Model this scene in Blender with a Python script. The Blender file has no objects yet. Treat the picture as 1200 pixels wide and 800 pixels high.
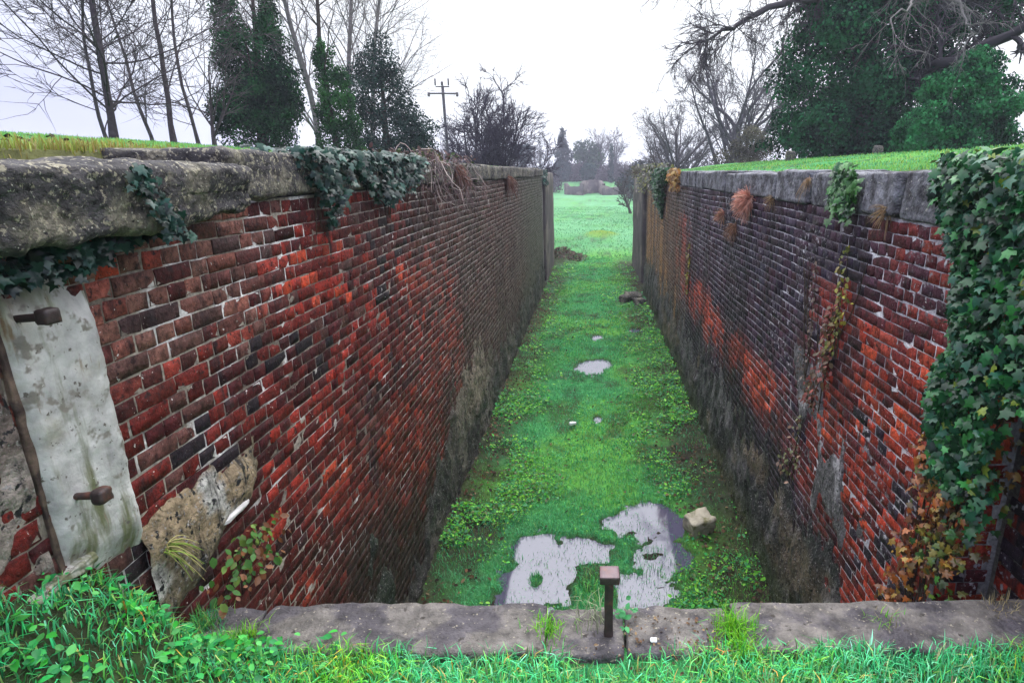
import bpy, bmesh, math, random
import numpy as np
R = math.radians
SC = bpy.context.scene
COL = SC.collection

# ------------------------------------------------------------------ camera
EYE = 4.08
cam_d = bpy.data.cameras.new('camera')
cam = bpy.data.objects.new('camera', cam_d)
COL.objects.link(cam)
cam.location = (0, 0, EYE)
cam.rotation_euler = (R(90 - 15.67), 0, 0)
cam_d.sensor_width = 36
cam_d.lens = 21.18
cam_d.shift_x = -94 / 1200
cam_d.clip_start = 0.05
cam_d.clip_end = 2000
SC.camera = cam

# ------------------------------------------------------------------ world: overcast daylight
SUN_EL, SUN_ROT = R(56), R(15)
w = bpy.data.worlds.new('World')
SC.world = w
w.use_nodes = True
nt = w.node_tree
nt.nodes.clear()
N = nt.nodes.new
L = nt.links.new
out = N('ShaderNodeOutputWorld')
bg = N('ShaderNodeBackground')
bg.inputs['Strength'].default_value = 0.1
sky = N('ShaderNodeTexSky')
sky.sky_type = 'NISHITA'
sky.sun_disc = False
sky.sun_elevation = SUN_EL
sky.sun_rotation = SUN_ROT
tc = N('ShaderNodeTexCoord')
sep = N('ShaderNodeSeparateXYZ')
L(tc.outputs['Generated'], sep.inputs[0])
# overcast luminance: brighter towards the zenith
mr = N('ShaderNodeMapRange')
mr.inputs['From Min'].default_value = 0.22
mr.inputs['From Max'].default_value = 1.0
mr.inputs['To Min'].default_value = 8.6
mr.inputs['To Max'].default_value = 34.0
L(sep.outputs['Z'], mr.inputs['Value'])
cn = N('ShaderNodeTexNoise')
cn.inputs['Scale'].default_value = 3.0
cn.inputs['Detail'].default_value = 5
mp = N('ShaderNodeMapping')
mp.inputs['Scale'].default_value = (1, 1, 2.5)
L(tc.outputs['Generated'], mp.inputs['Vector'])
L(mp.outputs[0], cn.inputs['Vector'])
# cloud grows brighter and whiter towards the veiled sun
dt = N('ShaderNodeVectorMath')
dt.operation = 'DOT_PRODUCT'
dt.inputs[1].default_value = (math.cos(SUN_EL) * math.sin(SUN_ROT), math.cos(SUN_EL) * math.cos(SUN_ROT), math.sin(SUN_EL))
L(tc.outputs['Generated'], dt.inputs[0])
ad = N('ShaderNodeMath')
ad.operation = 'MULTIPLY_ADD'
ad.inputs[1].default_value = 0.22
L(cn.outputs['Fac'], ad.inputs[0])
L(dt.outputs['Value'], ad.inputs[2])
rmp = N('ShaderNodeValToRGB')
rmp.color_ramp.interpolation = 'EASE'
rmp.color_ramp.elements[0].position = 0.46
rmp.color_ramp.elements[0].color = (0.55, 0.575, 0.82, 1)
rmp.color_ramp.elements[1].position = 0.74
rmp.color_ramp.elements[1].color = (1.05, 1.08, 1.13, 1)
L(ad.outputs[0], rmp.inputs['Fac'])
vm = N('ShaderNodeVectorMath')
vm.operation = 'SCALE'
L(rmp.outputs['Color'], vm.inputs[0])
L(mr.outputs[0], vm.inputs['Scale'])
mx = N('ShaderNodeMix')
mx.data_type = 'RGBA'
mx.inputs[0].default_value = 0.93
L(sky.outputs[0], mx.inputs[6])
L(vm.outputs[0], mx.inputs[7])
L(mx.outputs[2], bg.inputs['Color'])
L(bg.outputs[0], out.inputs['Surface'])

sun_d = bpy.data.lights.new('sun', 'SUN')
sun_d.energy = 0.7
sun_d.angle = R(25)
sun_d.color = (1, 0.97, 0.92)
sun = bpy.data.objects.new('sun', sun_d)
COL.objects.link(sun)
sun.rotation_euler = (R(90) - SUN_EL, 0, R(180) - SUN_ROT)

SC.view_settings.view_transform = 'Standard'
SC.view_settings.look = 'None'
SC.view_settings.gamma = 1
SC.view_settings.exposure = 0.62

# ------------------------------------------------------------------ noise and mesh helpers
rng = np.random.default_rng(7)
random.seed(7)


def _h(i, j, k, s):
    n = (i.astype(np.int64) * 374761393 + j.astype(np.int64) * 668265263 + k.astype(np.int64) * 2147483629 + s * 144665) & 0xffffffff
    n = ((n ^ (n >> 13)) * 1274126177) & 0xffffffff
    n = ((n ^ (n >> 16)) * 2246822519) & 0xffffffff
    return ((n ^ (n >> 15)) & 0xffffff) / float(0xffffff)


def vn(x, y, z=0.0, s=1):
    x, y, z = np.broadcast_arrays(np.asarray(x, float), np.asarray(y, float), np.asarray(z, float))
    i, j, k = np.floor(x), np.floor(y), np.floor(z)
    u, v, q = x - i, y - j, z - k
    u, v, q = u * u * (3 - 2 * u), v * v * (3 - 2 * v), q * q * (3 - 2 * q)
    r = 0
    for a in (0, 1):
        for b in (0, 1):
            for c in (0, 1):
                wgt = (u if a else 1 - u) * (v if b else 1 - v) * (q if c else 1 - q)
                r = r + wgt * _h(i + a, j + b, k + c, s)
    return r * 2 - 1


def fbm(x, y, z=0.0, s=1, o=4):
    r, a, t = 0, 1.0, 0
    for q in range(o):
        f = 2.03 ** q
        r = r + a * vn(np.asarray(x) * f + q * 7.3, np.asarray(y) * f + q * 3.1, np.asarray(z) * f + q * 1.7, s + q)
        t += a
        a *= 0.5
    return r / t * 1.6


def ss(a, b, x):
    t = np.clip((np.asarray(x, float) - a) / (b - a), 0, 1)
    return t * t * (3 - 2 * t)


def mixc(a, b, t):
    t = np.asarray(t)[..., None]
    return np.asarray(a) * (1 - t) + np.asarray(b) * t


def unit(v):
    return v / np.maximum(np.linalg.norm(v, axis=-1, keepdims=True), 1e-9)


def mesh(name, V, Fs, mat=None, col=None, smooth=False):
    """V (n,3); Fs one array of faces (m,k) or a list of them; col per-vertex colour."""
    if not isinstance(Fs, (list, tuple)):
        Fs = [Fs]
    Fs = [np.asarray(f, np.int32) for f in Fs if len(f)]
    me = bpy.data.meshes.new(name)
    V = np.asarray(V, np.float32)
    me.vertices.add(len(V))
    me.vertices.foreach_set('co', V.ravel())
    idx = np.concatenate([f.ravel() for f in Fs])
    tot = np.concatenate([np.full(len(f), f.shape[1], np.int32) for f in Fs])
    st = np.concatenate([[0], np.cumsum(tot)[:-1]]).astype(np.int32)
    me.loops.add(len(idx))
    me.loops.foreach_set('vertex_index', idx)
    me.polygons.add(len(tot))
    me.polygons.foreach_set('loop_start', st)
    me.polygons.foreach_set('loop_total', tot)
    if smooth:
        me.polygons.foreach_set('use_smooth', np.ones(len(tot), bool))
    if col is not None:
        at = me.attributes.new('tint', 'FLOAT_COLOR', 'POINT')
        c = np.ones((len(V), 4), np.float32)
        c[:, :3] = col
        at.data.foreach_set('color', c.ravel())
    if mat:
        me.materials.append(mat)
    me.update(calc_edges=True)
    return me


WL = {}


def put(name, data, parent=None, loc=(0, 0, 0), rot=None):
    """Link an object whose origin stands at the world point loc."""
    o = bpy.data.objects.new(name, data)
    COL.objects.link(o)
    WL[o.name] = np.array(loc, float)
    if parent is not None:
        o.parent = parent
        o.location = np.array(loc, float) - WL[parent.name]
    else:
        o.location = loc
    if rot is not None:
        o.rotation_euler = rot
    return o


def tag(o, label, cat, group=None, kind=None):
    o['label'] = label
    o['category'] = cat
    if group:
        o['group'] = group
    if kind:
        o['kind'] = kind
    return o


def thing(name, label, cat, loc=(0, 0, 0), group=None):
    return tag(put(name, None, None, loc), label, cat, group)


def struct(name, me):
    o = put(name, me)
    o['kind'] = 'structure'
    return o


def stuff(name, me, parent=None, label=None):
    o = put(name, me, parent)
    o['kind'] = 'stuff'
    if label:
        o['label'] = label
    return o


def bake(TV, TF, P, ROT, S, C, cj=0.0):
    """Copies of a template (k verts) at points P with rotations (n,3,3), scales S and colours C."""
    n, k = len(P), len(TV)
    S = np.broadcast_to(np.asarray(S, float).reshape(-1, 1, 1), (n, 1, 1))
    V = np.einsum('nij,kj->nki', ROT, TV) * S + P[:, None, :]
    F = (np.arange(n)[:, None, None] * k + TF[None]).reshape(-1, TF.shape[1])
    Cc = np.repeat(C[:, None, :], k, 1)
    if cj:
        Cc = Cc * (1 + cj * rng.standard_normal((n, k, 1)))
    return V.reshape(-1, 3), F, np.clip(Cc.reshape(-1, 3), 0, 1)


def frame(nrm, tip):
    """rotations with local Z = nrm and local -Y = tip (made square to nrm)."""
    z = unit(nrm)
    y = -tip + z * np.sum(tip * z, -1, keepdims=True)
    y = unit(y)
    x = np.cross(y, z)
    return np.stack([x, y, z], -1)


def tubes(paths, radii, sides):
    """paths (B,n,3), radii (B,n) -> verts, quads."""
    B, n, _ = paths.shape
    t = np.gradient(paths, axis=1)
    t = unit(t)
    mt = unit(t.mean(1))
    ref = np.where(np.abs(mt[:, 2:3]) > 0.8, np.array([[1.0, 0, 0]]), np.array([[0, 0, 1.0]]))
    u = unit(np.cross(t, ref[:, None, :]))
    v = np.cross(t, u)
    a = np.arange(sides) / sides * 2 * np.pi
    ring = np.cos(a)[None, None, :, None] * u[:, :, None, :] + np.sin(a)[None, None, :, None] * v[:, :, None, :]
    V = paths[:, :, None, :] + ring * radii[:, :, None, None]
    b = (np.arange(B) * n * sides)[:, None, None]
    i = (np.arange(n - 1) * sides)[None, :, None]
    j = np.arange(sides)[None, None, :]
    j2 = (j + 1) % sides
    F = np.stack([b + i + j, b + i + j2, b + i + sides + j2, b + i + sides + j], -1).reshape(-1, 4)
    return V.reshape(-1, 3), F


def join(parts):
    """[(V,F,C)] with equal face size -> one."""
    Vs, Fs, Cs, o = [], [], [], 0
    for V, F, C in parts:
        Vs.append(V)
        Fs.append(np.asarray(F) + o)
        Cs.append(C)
        o += len(V)
    return np.concatenate(Vs), np.concatenate(Fs), (np.concatenate(Cs) if Cs[0] is not None else None)


def box_vf(x0, x1, y0, y1, z0, z1):
    V = np.array([[x, y, z] for x in (x0, x1) for y in (y0, y1) for z in (z0, z1)], float)
    F = np.array([[0, 1, 3, 2], [4, 6, 7, 5], [0, 4, 5, 1], [2, 3, 7, 6], [0, 2, 6, 4], [1, 5, 7, 3]])
    return V, F


def block_me(name, lo, hi, mat, res=6, rad=0.03, amp=0.02, freq=4.0, seed=1, taper=None, smooth=True):
    """A weathered block: a finely cut box with worn edges and an uneven surface, in world space."""
    lo, hi = np.array(lo, float), np.array(hi, float)
    size = hi - lo
    bm = bmesh.new()
    bmesh.ops.create_cube(bm, size=1.0)
    bmesh.ops.subdivide_edges(bm, edges=bm.edges[:], cuts=res, use_grid_fill=True)
    bm.verts.ensure_lookup_table()
    P = np.array([v.co[:] for v in bm.verts]) * size
    F = [[v.index for v in f.verts] for f in bm.faces]
    bm.free()
    inner = np.maximum(size / 2 - rad, 0.001)
    q = np.clip(P, -inner, inner)
    d = P - q
    n = unit(np.where(np.abs(d) > 1e-9, d, 0))
    P = q + n * rad
    if taper is not None:
        P = taper(P, size)
    W = P + (lo + hi) / 2
    P = W + n * (amp * fbm(W[:, 0] * freq, W[:, 1] * freq, W[:, 2] * freq, seed))[:, None] \
        + n * (amp * 0.45 * fbm(W[:, 0] * freq * 5, W[:, 1] * freq * 5, W[:, 2] * freq * 5, seed + 3, 2))[:, None]
    return mesh(name, P, np.array(F), mat, smooth=smooth)


# ------------------------------------------------------------------ materials
def mat(name, col=(0.2, 0.2, 0.2), attr=False, rough=0.85, spec=0.3, nz=(6, 0.25), bump=(40, 0.3, 0.01), col2=None, mixn=(3, 0.45, 0.6),
        spots=None, lime=None, transl=0.0, streak=None, fine=None):
    m = bpy.data.materials.new(name)
    m.use_nodes = True
    nt = m.node_tree
    nt.nodes.clear()
    N, L = nt.nodes.new, nt.links.new
    out = N('ShaderNodeOutputMaterial')
    bs = N('ShaderNodeBsdfPrincipled')
    bs.inputs['Roughness'].default_value = rough
    bs.inputs['Specular IOR Level'].default_value = spec
    geo = N('ShaderNodeNewGeometry')

    def noise(scale, detail=4, sc=(1, 1, 1), ro=0.6):
        n = N('ShaderNodeTexNoise')
        n.inputs['Scale'].default_value = scale
        n.inputs['Detail'].default_value = detail
        n.inputs['Roughness'].default_value = ro
        if sc != (1, 1, 1):
            p = N('ShaderNodeMapping')
            p.inputs['Scale'].default_value = sc
            L(geo.outputs['Position'], p.inputs['Vector'])
            L(p.outputs[0], n.inputs['Vector'])
        else:
            L(geo.outputs['Position'], n.inputs['Vector'])
        return n.outputs['Fac']

    def ramp(v, a, b):
        r = N('ShaderNodeMapRange')
        r.interpolation_type = 'SMOOTHSTEP'
        r.inputs['From Min'].default_value = a
        r.inputs['From Max'].default_value = b
        L(v, r.inputs['Value'])
        return r.outputs[0]

    def mix(f, a, b, mode='MIX'):
        x = N('ShaderNodeMix')
        x.data_type = 'RGBA'
        x.blend_type = mode
        for s, val in ((x.inputs[0], f), (x.inputs[6], a), (x.inputs[7], b)):
            if isinstance(val, (int, float)):
                s.default_value = val
            elif isinstance(val, tuple):
                s.default_value = (*val[:3], 1)
            else:
                L(val, s)
        return x.outputs[2]

    if attr:
        a1 = N('ShaderNodeAttribute')
        a1.attribute_name = 'tint'
        a2 = N('ShaderNodeAttribute')
        a2.attribute_type = 'OBJECT'
        a2.attribute_name = 'tint'
        c = mix(1.0, a1.outputs['Color'], a2.outputs['Color'], 'ADD')
    else:
        c = mix(0.0, col, col)
    if col2 is not None:
        c = mix(ramp(noise(mixn[0], 5), mixn[1], mixn[2]), c, col2)
    if nz:
        v = noise(nz[0], 5)
        r = N('ShaderNodeMapRange')
        r.inputs['From Min'].default_value = 0.25
        r.inputs['From Max'].default_value = 0.75
        r.inputs['To Min'].default_value = 1 - nz[1]
        r.inputs['To Max'].default_value = 1 + nz[1]
        L(v, r.inputs['Value'])
        sv = N('ShaderNodeVectorMath')
        sv.operation = 'SCALE'
        L(c, sv.inputs[0])
        L(r.outputs[0], sv.inputs['Scale'])
        c = sv.outputs[0]
    for st in (streak or ()):
        c = mix(ramp(noise(st[0], 4, st[1]), st[2], st[3]), c, st[4])
    for sp in (spots or ()):
        c = mix(ramp(noise(sp[0], 3), sp[1], sp[2]), c, sp[3])
    for lm in (lime or ()):
        big = ramp(noise(lm[1], 2), lm[2], lm[2] + 0.15)
        sm = ramp(noise(lm[0], 4), lm[3], lm[3] + 0.08)
        p = N('ShaderNodeMath')
        p.operation = 'MULTIPLY'
        L(big, p.inputs[0])
        L(sm, p.inputs[1])
        c = mix(p.outputs[0], c, lm[4])
    L(c, bs.inputs['Base Color'])
    if bump:
        b = N('ShaderNodeBump')
        b.inputs['Strength'].default_value = bump[1]
        b.inputs['Distance'].default_value = bump[2]
        L(noise(bump[0], 6), b.inputs['Height'])
        L(b.outputs[0], bs.inputs['Normal'])
    if transl:
        t = N('ShaderNodeBsdfTranslucent')
        L(c, t.inputs['Color'])
        ms = N('ShaderNodeMixShader')
        ms.inputs[0].default_value = transl
        L(bs.outputs[0], ms.inputs[1])
        L(t.outputs[0], ms.inputs[2])
        L(ms.outputs[0], out.inputs['Surface'])
    else:
        L(bs.outputs[0], out.inputs['Surface'])
    return m


M_ground = mat('ground_turf', attr=True, rough=0.9, nz=(9, 0.45), bump=(30, 0.7, 0.03), spec=0.2)
def brick_mat(name, lime):
    return mat(name, attr=True, rough=0.6, spec=0.16, nz=(30, 0.85), bump=(55, 1.0, 0.010),
               streak=[(3.0, (1, 1.6, 0.28), 0.60, 0.74, (0.02, 0.017, 0.019)), (9.0, (1, 1.2, 0.6), 0.56, 0.72, (0.03, 0.012, 0.012))],
               spots=[(110, 0.68, 0.73, (0.30, 0.26, 0.22)), (42, 0.70, 0.73, (0.60, 0.57, 0.54)), (24, 0.58, 0.68, (0.03, 0.014, 0.014)), (130, 0.58, 0.68, (0.035, 0.014, 0.013))], lime=lime)  # finest pale spots paint wet sparkle into the brick; others are lime and stains


M_brick = brick_mat('weathered_brick', [(75, 1.3, 0.55, 0.63, (0.42, 0.39, 0.37))])
M_brick_sooty = brick_mat('sooty_brick', [(24, 0.9, 0.50, 0.585, (0.40, 0.385, 0.40)), (60, 1.1, 0.42, 0.64, (0.36, 0.34, 0.36))])
M_mortar = mat('lime_mortar', attr=True, rough=0.9, spec=0.15, nz=(45, 0.6), bump=(90, 0.6, 0.006),
               streak=[(3.0, (1, 1.6, 0.28), 0.62, 0.78, (0.04, 0.035, 0.035))])
M_render = mat('old_cement', attr=True, rough=0.55, spec=0.3, nz=(20, 0.8), bump=(34, 1.0, 0.03), spots=[(26, 0.57, 0.64, (0.010, 0.010, 0.011)), (48, 0.60, 0.66, (0.24, 0.225, 0.21))],
               streak=[(5.0, (1, 3.0, 0.35), 0.55, 0.68, (0.022, 0.02, 0.018))],
               lime=[(30, 1.6, 0.5, 0.6, (0.38, 0.36, 0.33))])
M_pilaster = mat('pale_concrete', col=(0.43, 0.42, 0.395), rough=0.8, nz=(7, 0.5), bump=(40, 0.5, 0.01), col2=(0.25, 0.23, 0.16), mixn=(2.2, 0.5, 0.68),
                 streak=[(4.0, (1, 2.5, 0.4), 0.53, 0.68, (0.13, 0.135, 0.07)), (6.0, (1, 4, 0.5), 0.60, 0.70, (0.20, 0.13, 0.075))],
                 spots=[(13, 0.58, 0.68, (0.20, 0.18, 0.15)), (34, 0.63, 0.7, (0.12, 0.10, 0.085)), (60, 0.68, 0.75, (0.5, 0.48, 0.44))])
M_stone_dark = mat('lichened_stone', col=(0.055, 0.05, 0.05), rough=0.8, nz=(14, 0.8), bump=(24, 1.0, 0.045), col2=(0.15, 0.135, 0.10), mixn=(5, 0.5, 0.62),
                   spots=[(42, 0.56, 0.63, (0.30, 0.27, 0.19)), (30, 0.62, 0.7, (0.018, 0.016, 0.017)), (75, 0.63, 0.7, (0.42, 0.4, 0.32))])
M_stone_blue = mat('grey_coping_stone', col=(0.16, 0.16, 0.175), rough=0.75, nz=(16, 0.7), bump=(30, 1.0, 0.03), col2=(0.065, 0.062, 0.068), mixn=(5, 0.44, 0.58),
                   spots=[(38, 0.62, 0.69, (0.32, 0.31, 0.28)), (14, 0.62, 0.72, (0.045, 0.042, 0.036)), (90, 0.64, 0.7, (0.03, 0.028, 0.028))])
M_sill = mat('worn_sill_stone', col=(0.165, 0.148, 0.132), rough=0.7, nz=(12, 0.7), bump=(34, 1.0, 0.03), col2=(0.085, 0.076, 0.082), mixn=(4.5, 0.44, 0.58),
             spots=[(50, 0.62, 0.7, (0.34, 0.30, 0.23)), (22, 0.63, 0.72, (0.05, 0.042, 0.035))])
M_iron = mat('rusty_iron', col=(0.035, 0.022, 0.020), rough=0.6, spec=0.5, nz=(30, 0.5), bump=(80, 0.6, 0.004), col2=(0.10, 0.035, 0.02), mixn=(14, 0.5, 0.68))
M_iron_top = mat('pale_iron_top', col=(0.14, 0.09, 0.095), rough=0.45, spec=0.5, nz=(40, 0.3), bump=(80, 0.4, 0.002), col2=(0.14, 0.07, 0.06), mixn=(20, 0.5, 0.7))  # paler, smoother iron for the top face of the post head
M_leaf = mat('ivy_leaf', attr=True, rough=0.34, spec=0.34, nz=(40, 0.25), bump=None, transl=0.12)
M_blade = mat('grass_blade', attr=True, rough=0.5, spec=0.4, nz=None, bump=None, transl=0.3)
M_weed = mat('weed_leaf', attr=True, rough=0.5, spec=0.4, nz=None, bump=None, transl=0.25)
M_crown = mat('tree_foliage', attr=True, rough=0.85, spec=0.08, nz=None, bump=None, transl=0.15)
M_bark = mat('tree_bark', attr=True, rough=0.9, spec=0.15, nz=(12, 0.4), bump=(30, 0.6, 0.02))
M_twig = mat('bare_twigs', attr=True, rough=0.85, spec=0.2, nz=None, bump=None)
M_dry = mat('dry_grass', attr=True, rough=0.8, spec=0.2, nz=None, bump=None, transl=0.2)
M_wood = mat('weathered_timber', col=(0.20, 0.17, 0.17), rough=0.85, nz=(8, 0.4), bump=(30, 0.5, 0.01), streak=[(8, (4, 4, 0.3), 0.5, 0.65, (0.07, 0.055, 0.05))])
M_pole = mat('creosoted_pole', col=(0.09, 0.08, 0.09), rough=0.85, nz=(8, 0.3), bump=None)
M_far_wall = mat('distant_brickwork', col=(0.07, 0.058, 0.058), rough=0.9, nz=(1.2, 0.5), bump=(3, 0.6, 0.1), col2=(0.15, 0.125, 0.105), mixn=(0.9, 0.48, 0.62))
M_block = mat('pale_rubble', col=(0.36, 0.32, 0.24), rough=0.85, nz=(9, 0.4), bump=(40, 0.7, 0.01), col2=(0.16, 0.15, 0.07), mixn=(6, 0.5, 0.65))
M_strip = mat('brown_groove', col=(0.11, 0.075, 0.055), rough=0.85, nz=(14, 0.6), bump=(40, 0.8, 0.01), col2=(0.045, 0.03, 0.025), mixn=(9, 0.45, 0.6))
M_white = mat('white_litter', col=(0.75, 0.75, 0.74), rough=0.5, nz=None, bump=None)
M_water = bpy.data.materials.new('puddle_water')
M_water.use_nodes = True
_b = M_water.node_tree.nodes['Principled BSDF']
_b.inputs['Base Color'].default_value = (0.065, 0.06, 0.10, 1)
_b.inputs['Roughness'].default_value = 0.05
_b.inputs['Specular IOR Level'].default_value = 1.0
_b.inputs['IOR'].default_value = 1.66
_n = M_water.node_tree.nodes.new('ShaderNodeTexNoise')
_n.inputs['Scale'].default_value = 9
_bp = M_water.node_tree.nodes.new('ShaderNodeBump')
_bp.inputs['Strength'].default_value = 0.03
_bp.inputs['Distance'].default_value = 0.02
M_water.node_tree.links.new(_n.outputs['Fac'], _bp.inputs['Height'])
M_water.node_tree.links.new(_bp.outputs[0], _b.inputs['Normal'])

# ------------------------------------------------------------------ ground
PUD = [(-0.50, 5.55, 0.42, 0.66), (-0.15, 5.85, 0.42, 0.33), (0.35, 6.35, 0.26, 0.30), (0.72, 6.35, 0.36, 0.50), (0.78, 5.75, 0.30, 0.45), (0.45, 5.15, 0.42, 0.28),
       (-0.70, 5.05, 0.28, 0.4), (-0.05, 12.45, 0.30, 0.62), (0.17, 12.7, 0.22, 0.4), (0.14, 14.8, 0.16, 0.28), (1.17, 15.6, 0.2, 0.25), (0.09, 9.6, 0.09, 0.14)]


def wet(x, y):
    m = np.zeros(np.broadcast(x, y).shape)
    wob = 0.22 * fbm(np.asarray(x) * 5, np.asarray(y) * 5, 0, 41, 3) + 0.16 * fbm(np.asarray(x) * 16, np.asarray(y) * 16, 0, 42, 2)
    for cx, cy, rx, ry in PUD:
        r = np.sqrt(((x - cx) / rx) ** 2 + ((y - cy) / ry) ** 2) + wob
        m = np.maximum(m, 1 - ss(0.8, 1.25, r))
    isl = 1 - ss(0.6, 1.3, np.sqrt(((x - 0.03) / 0.22) ** 2 + ((y - 5.2) / 0.4) ** 2))
    isl2 = 1 - ss(0.6, 1.3, np.sqrt(((x - 0.16) / 0.12) ** 2 + ((y - 6.12) / 0.12) ** 2))
    isl3 = 0.8 * (1 - ss(0.5, 1.3, np.sqrt(((x + 0.6) / 0.08) ** 2 + ((y - 5.35) / 0.12) ** 2)))
    return np.clip(m - isl - isl2 - isl3, 0, 1)


def gh(x, y):
    x, y = np.broadcast_arrays(np.asarray(x, float), np.asarray(y, float))
    ax = np.abs(x)
    nz = 0.03 * fbm(x * 0.9, y * 0.9, 0, 11, 4)
    nz2 = 0.25 * fbm(x * 0.06, y * 0.06, 0, 12, 3) * ss(12, 30, ax + np.maximum(y - 28, 0) * 0.4)
    bank = np.where(x < 0, 4.14 + np.clip(0.075 * (-x - 2.2), 0, 0.55), 4.03 + np.clip(0.11 * (x - 2.5), 0, 0.46)) + nz + nz2
    far = 2.2 * ss(114, 138, y)
    bed = 0.032 + 0.022 * fbm(x * 3, y * 3, 0, 13, 3) + 0.012 * fbm(x * 9, y * 9, 0, 14, 3) - 0.054 * wet(x, y) + far \
        + 0.10 * ss(1.2, 1.8, ax) * (1 - ss(27, 29, y)) * (0.5 + 0.5 * fbm(x * 2, y * 1.3, 0, 15)) \
        + 0.30 * (1 - ss(0, 1, np.hypot((x - 0.64) / 1.5, (y - 41.4) / 2.4))) \
        + 0.45 * (1 - ss(0.1, 1, np.hypot((x + 1.5) / 0.95, (y - 29.6) / 2.2))) + 0.06 * fbm(x * 0.5, y * 0.5, 0, 19) * ss(28, 40, y)
    d2 = np.maximum(y - 28.0, 0)
    hw = np.where(x < 0, 1.95, 2.17) + np.minimum(0.45 * d2, 13)
    sl = 0.28 + np.minimum(0.6 * d2, 7)
    t = np.clip((ax - hw) / sl, 0, 1)
    t = np.where(d2 > 0, ss(0, 1, t), t)
    z = bed * (1 - t) + bank * t
    dam = 2.125 + 0.03 * fbm(x * 3, y * 3, 0, 17) + (0.74 - 0.55 * np.clip(y - 1.5, -0.3, 0.6) - 0.42 * ss(1.78, 2.08, y)) * (1 - ss(-1.75, -1.22, x)) ** 1.3 + 0.04 * ss(1.2, 1.9, x)
    zd = dam * (1 - t) + bank * t
    k = 1 - np.clip((y - 2.13) / 0.12, 0, 1)
    return z * (1 - k) + zd * k


gx = np.concatenate([-np.geomspace(2.9, 260, 46)[::-1], np.linspace(-2.75, -2.3, 4), [-2.24, -1.96], np.linspace(-1.9, 2.1, 92), [2.18, 2.44], np.linspace(2.5, 2.95, 4), np.geomspace(3.1, 260, 46)])
gy = np.concatenate([-np.geomspace(3.0, 60, 10)[::-1], np.linspace(-2.8, 2.1, 40), [2.13, 2.25], np.linspace(2.32, 4.4, 26), np.arange(4.45, 7.2, 0.042), np.linspace(7.25, 30, 270), np.geomspace(30.3, 600, 90)])
GX, GY = np.meshgrid(gx, gy, indexing='ij')
GZ = gh(GX, GY)


def turf(x, y):
    n = fbm(x * 0.7, y * 0.7, 0, 21, 4)
    n2 = fbm(x * 2.4, y * 2.4, 0, 22, 4)
    c = mixc((0.04, 0.20, 0.055), (0.08, 0.25, 0.035), ss(-0.3, 0.5, n))
    c = mixc(c, (0.028, 0.020, 0.013), ss(0.10, 0.6, n2) * 0.75)
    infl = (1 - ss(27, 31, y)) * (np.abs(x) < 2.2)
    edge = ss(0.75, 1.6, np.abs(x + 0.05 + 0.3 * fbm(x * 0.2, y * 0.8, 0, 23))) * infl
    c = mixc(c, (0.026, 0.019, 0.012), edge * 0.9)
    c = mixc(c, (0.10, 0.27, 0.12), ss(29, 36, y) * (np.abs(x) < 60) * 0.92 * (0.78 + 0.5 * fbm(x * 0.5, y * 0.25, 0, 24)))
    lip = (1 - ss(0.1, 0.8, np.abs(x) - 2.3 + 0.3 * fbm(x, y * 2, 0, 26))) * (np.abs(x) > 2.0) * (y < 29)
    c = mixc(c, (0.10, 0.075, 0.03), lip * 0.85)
    heap = 1 - ss(0.4, 1.0, np.hypot((x + 1.3) / 1.3, (y - 29.6) / 2.4))
    c = mixc(c, (0.05, 0.034, 0.026), heap * 0.9)
    hump = 1 - ss(0.5, 1.0, np.hypot((x - 0.64) / 1.5, (y - 41.4) / 2.4))
    c = mixc(c, (0.12, 0.20, 0.02), hump)
    c = mixc(c, (0.02, 0.016, 0.011), wet(x, y))
    return c


ni, nj = GX.shape
I = (np.arange(ni - 1)[:, None] * nj + np.arange(nj - 1)[None, :]).ravel()
GF = np.stack([I, I + nj, I + nj + 1, I + 1], -1)
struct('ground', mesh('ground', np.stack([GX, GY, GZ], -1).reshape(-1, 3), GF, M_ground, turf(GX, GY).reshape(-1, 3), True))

# standing water lies in the hollows of the chamber floor
for (x0, x1, y0, y1) in ((-1.35, 1.35, 4.2, 7.2), (-0.7, 0.7, 11.4, 13.6), (-0.3, 0.5, 14.2, 15.3), (0.8, 1.6, 15.2, 16.0), (-0.1, 0.3, 9.3, 9.9)):
    px_, py_ = np.meshgrid(np.linspace(x0, x1, 12), np.linspace(y0, y1, 12), indexing='ij')
    i_ = (np.arange(11)[:, None] * 12 + np.arange(11)[None, :]).ravel()
    struct('puddle', mesh('puddle', np.stack([px_, py_, np.zeros_like(px_)], -1).reshape(-1, 3), np.stack([i_, i_ + 12, i_ + 13, i_ + 1], -1), M_water))

# ------------------------------------------------------------------ the two chamber walls
LX, RX, REC = -1.75, 1.82, 2.10          # faces of the walls; the near end of the far-side wall steps back
CL, CR = 3.945, 3.815                    # undersides of the copings
CH = 0.0762


def choose(Y, z, p, seed):
    """palette indices in soft clusters"""
    v = rng.random(len(Y)) + 0.55 * fbm(Y * 1.6, z * 2.6, 0, seed, 3)
    u = np.argsort(np.argsort(v)) / len(v)
    return np.minimum(np.searchsorted(np.cumsum(p), u), len(p) - 1)


def stain_l(Y, z):
    n = 0.5 * fbm(Y * 1.3, z * 0.7, 0, 33) + 0.3 * fbm(Y * 5, z * 1.6, 0, 34)
    low = 1 - ss(0.7, 1.5, z + 0.7 * n)
    patch = np.exp(-((Y - 4.3) / 0.42) ** 2 - ((z - 1.0) / 0.6) ** 2) * 1.3 + np.exp(-((Y - 3.45) / 0.12) ** 2 - ((z - 1.2) / 0.35) ** 2)
    drip = ss(0.25, 0.6, fbm(Y * 2.2, z * 0.45, 0, 35)) * (1 - ss(2.4, 3.4, z)) * 0.7
    return np.clip(np.maximum.reduce([low, patch * (0.7 + n), drip]), 0, 1)


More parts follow.
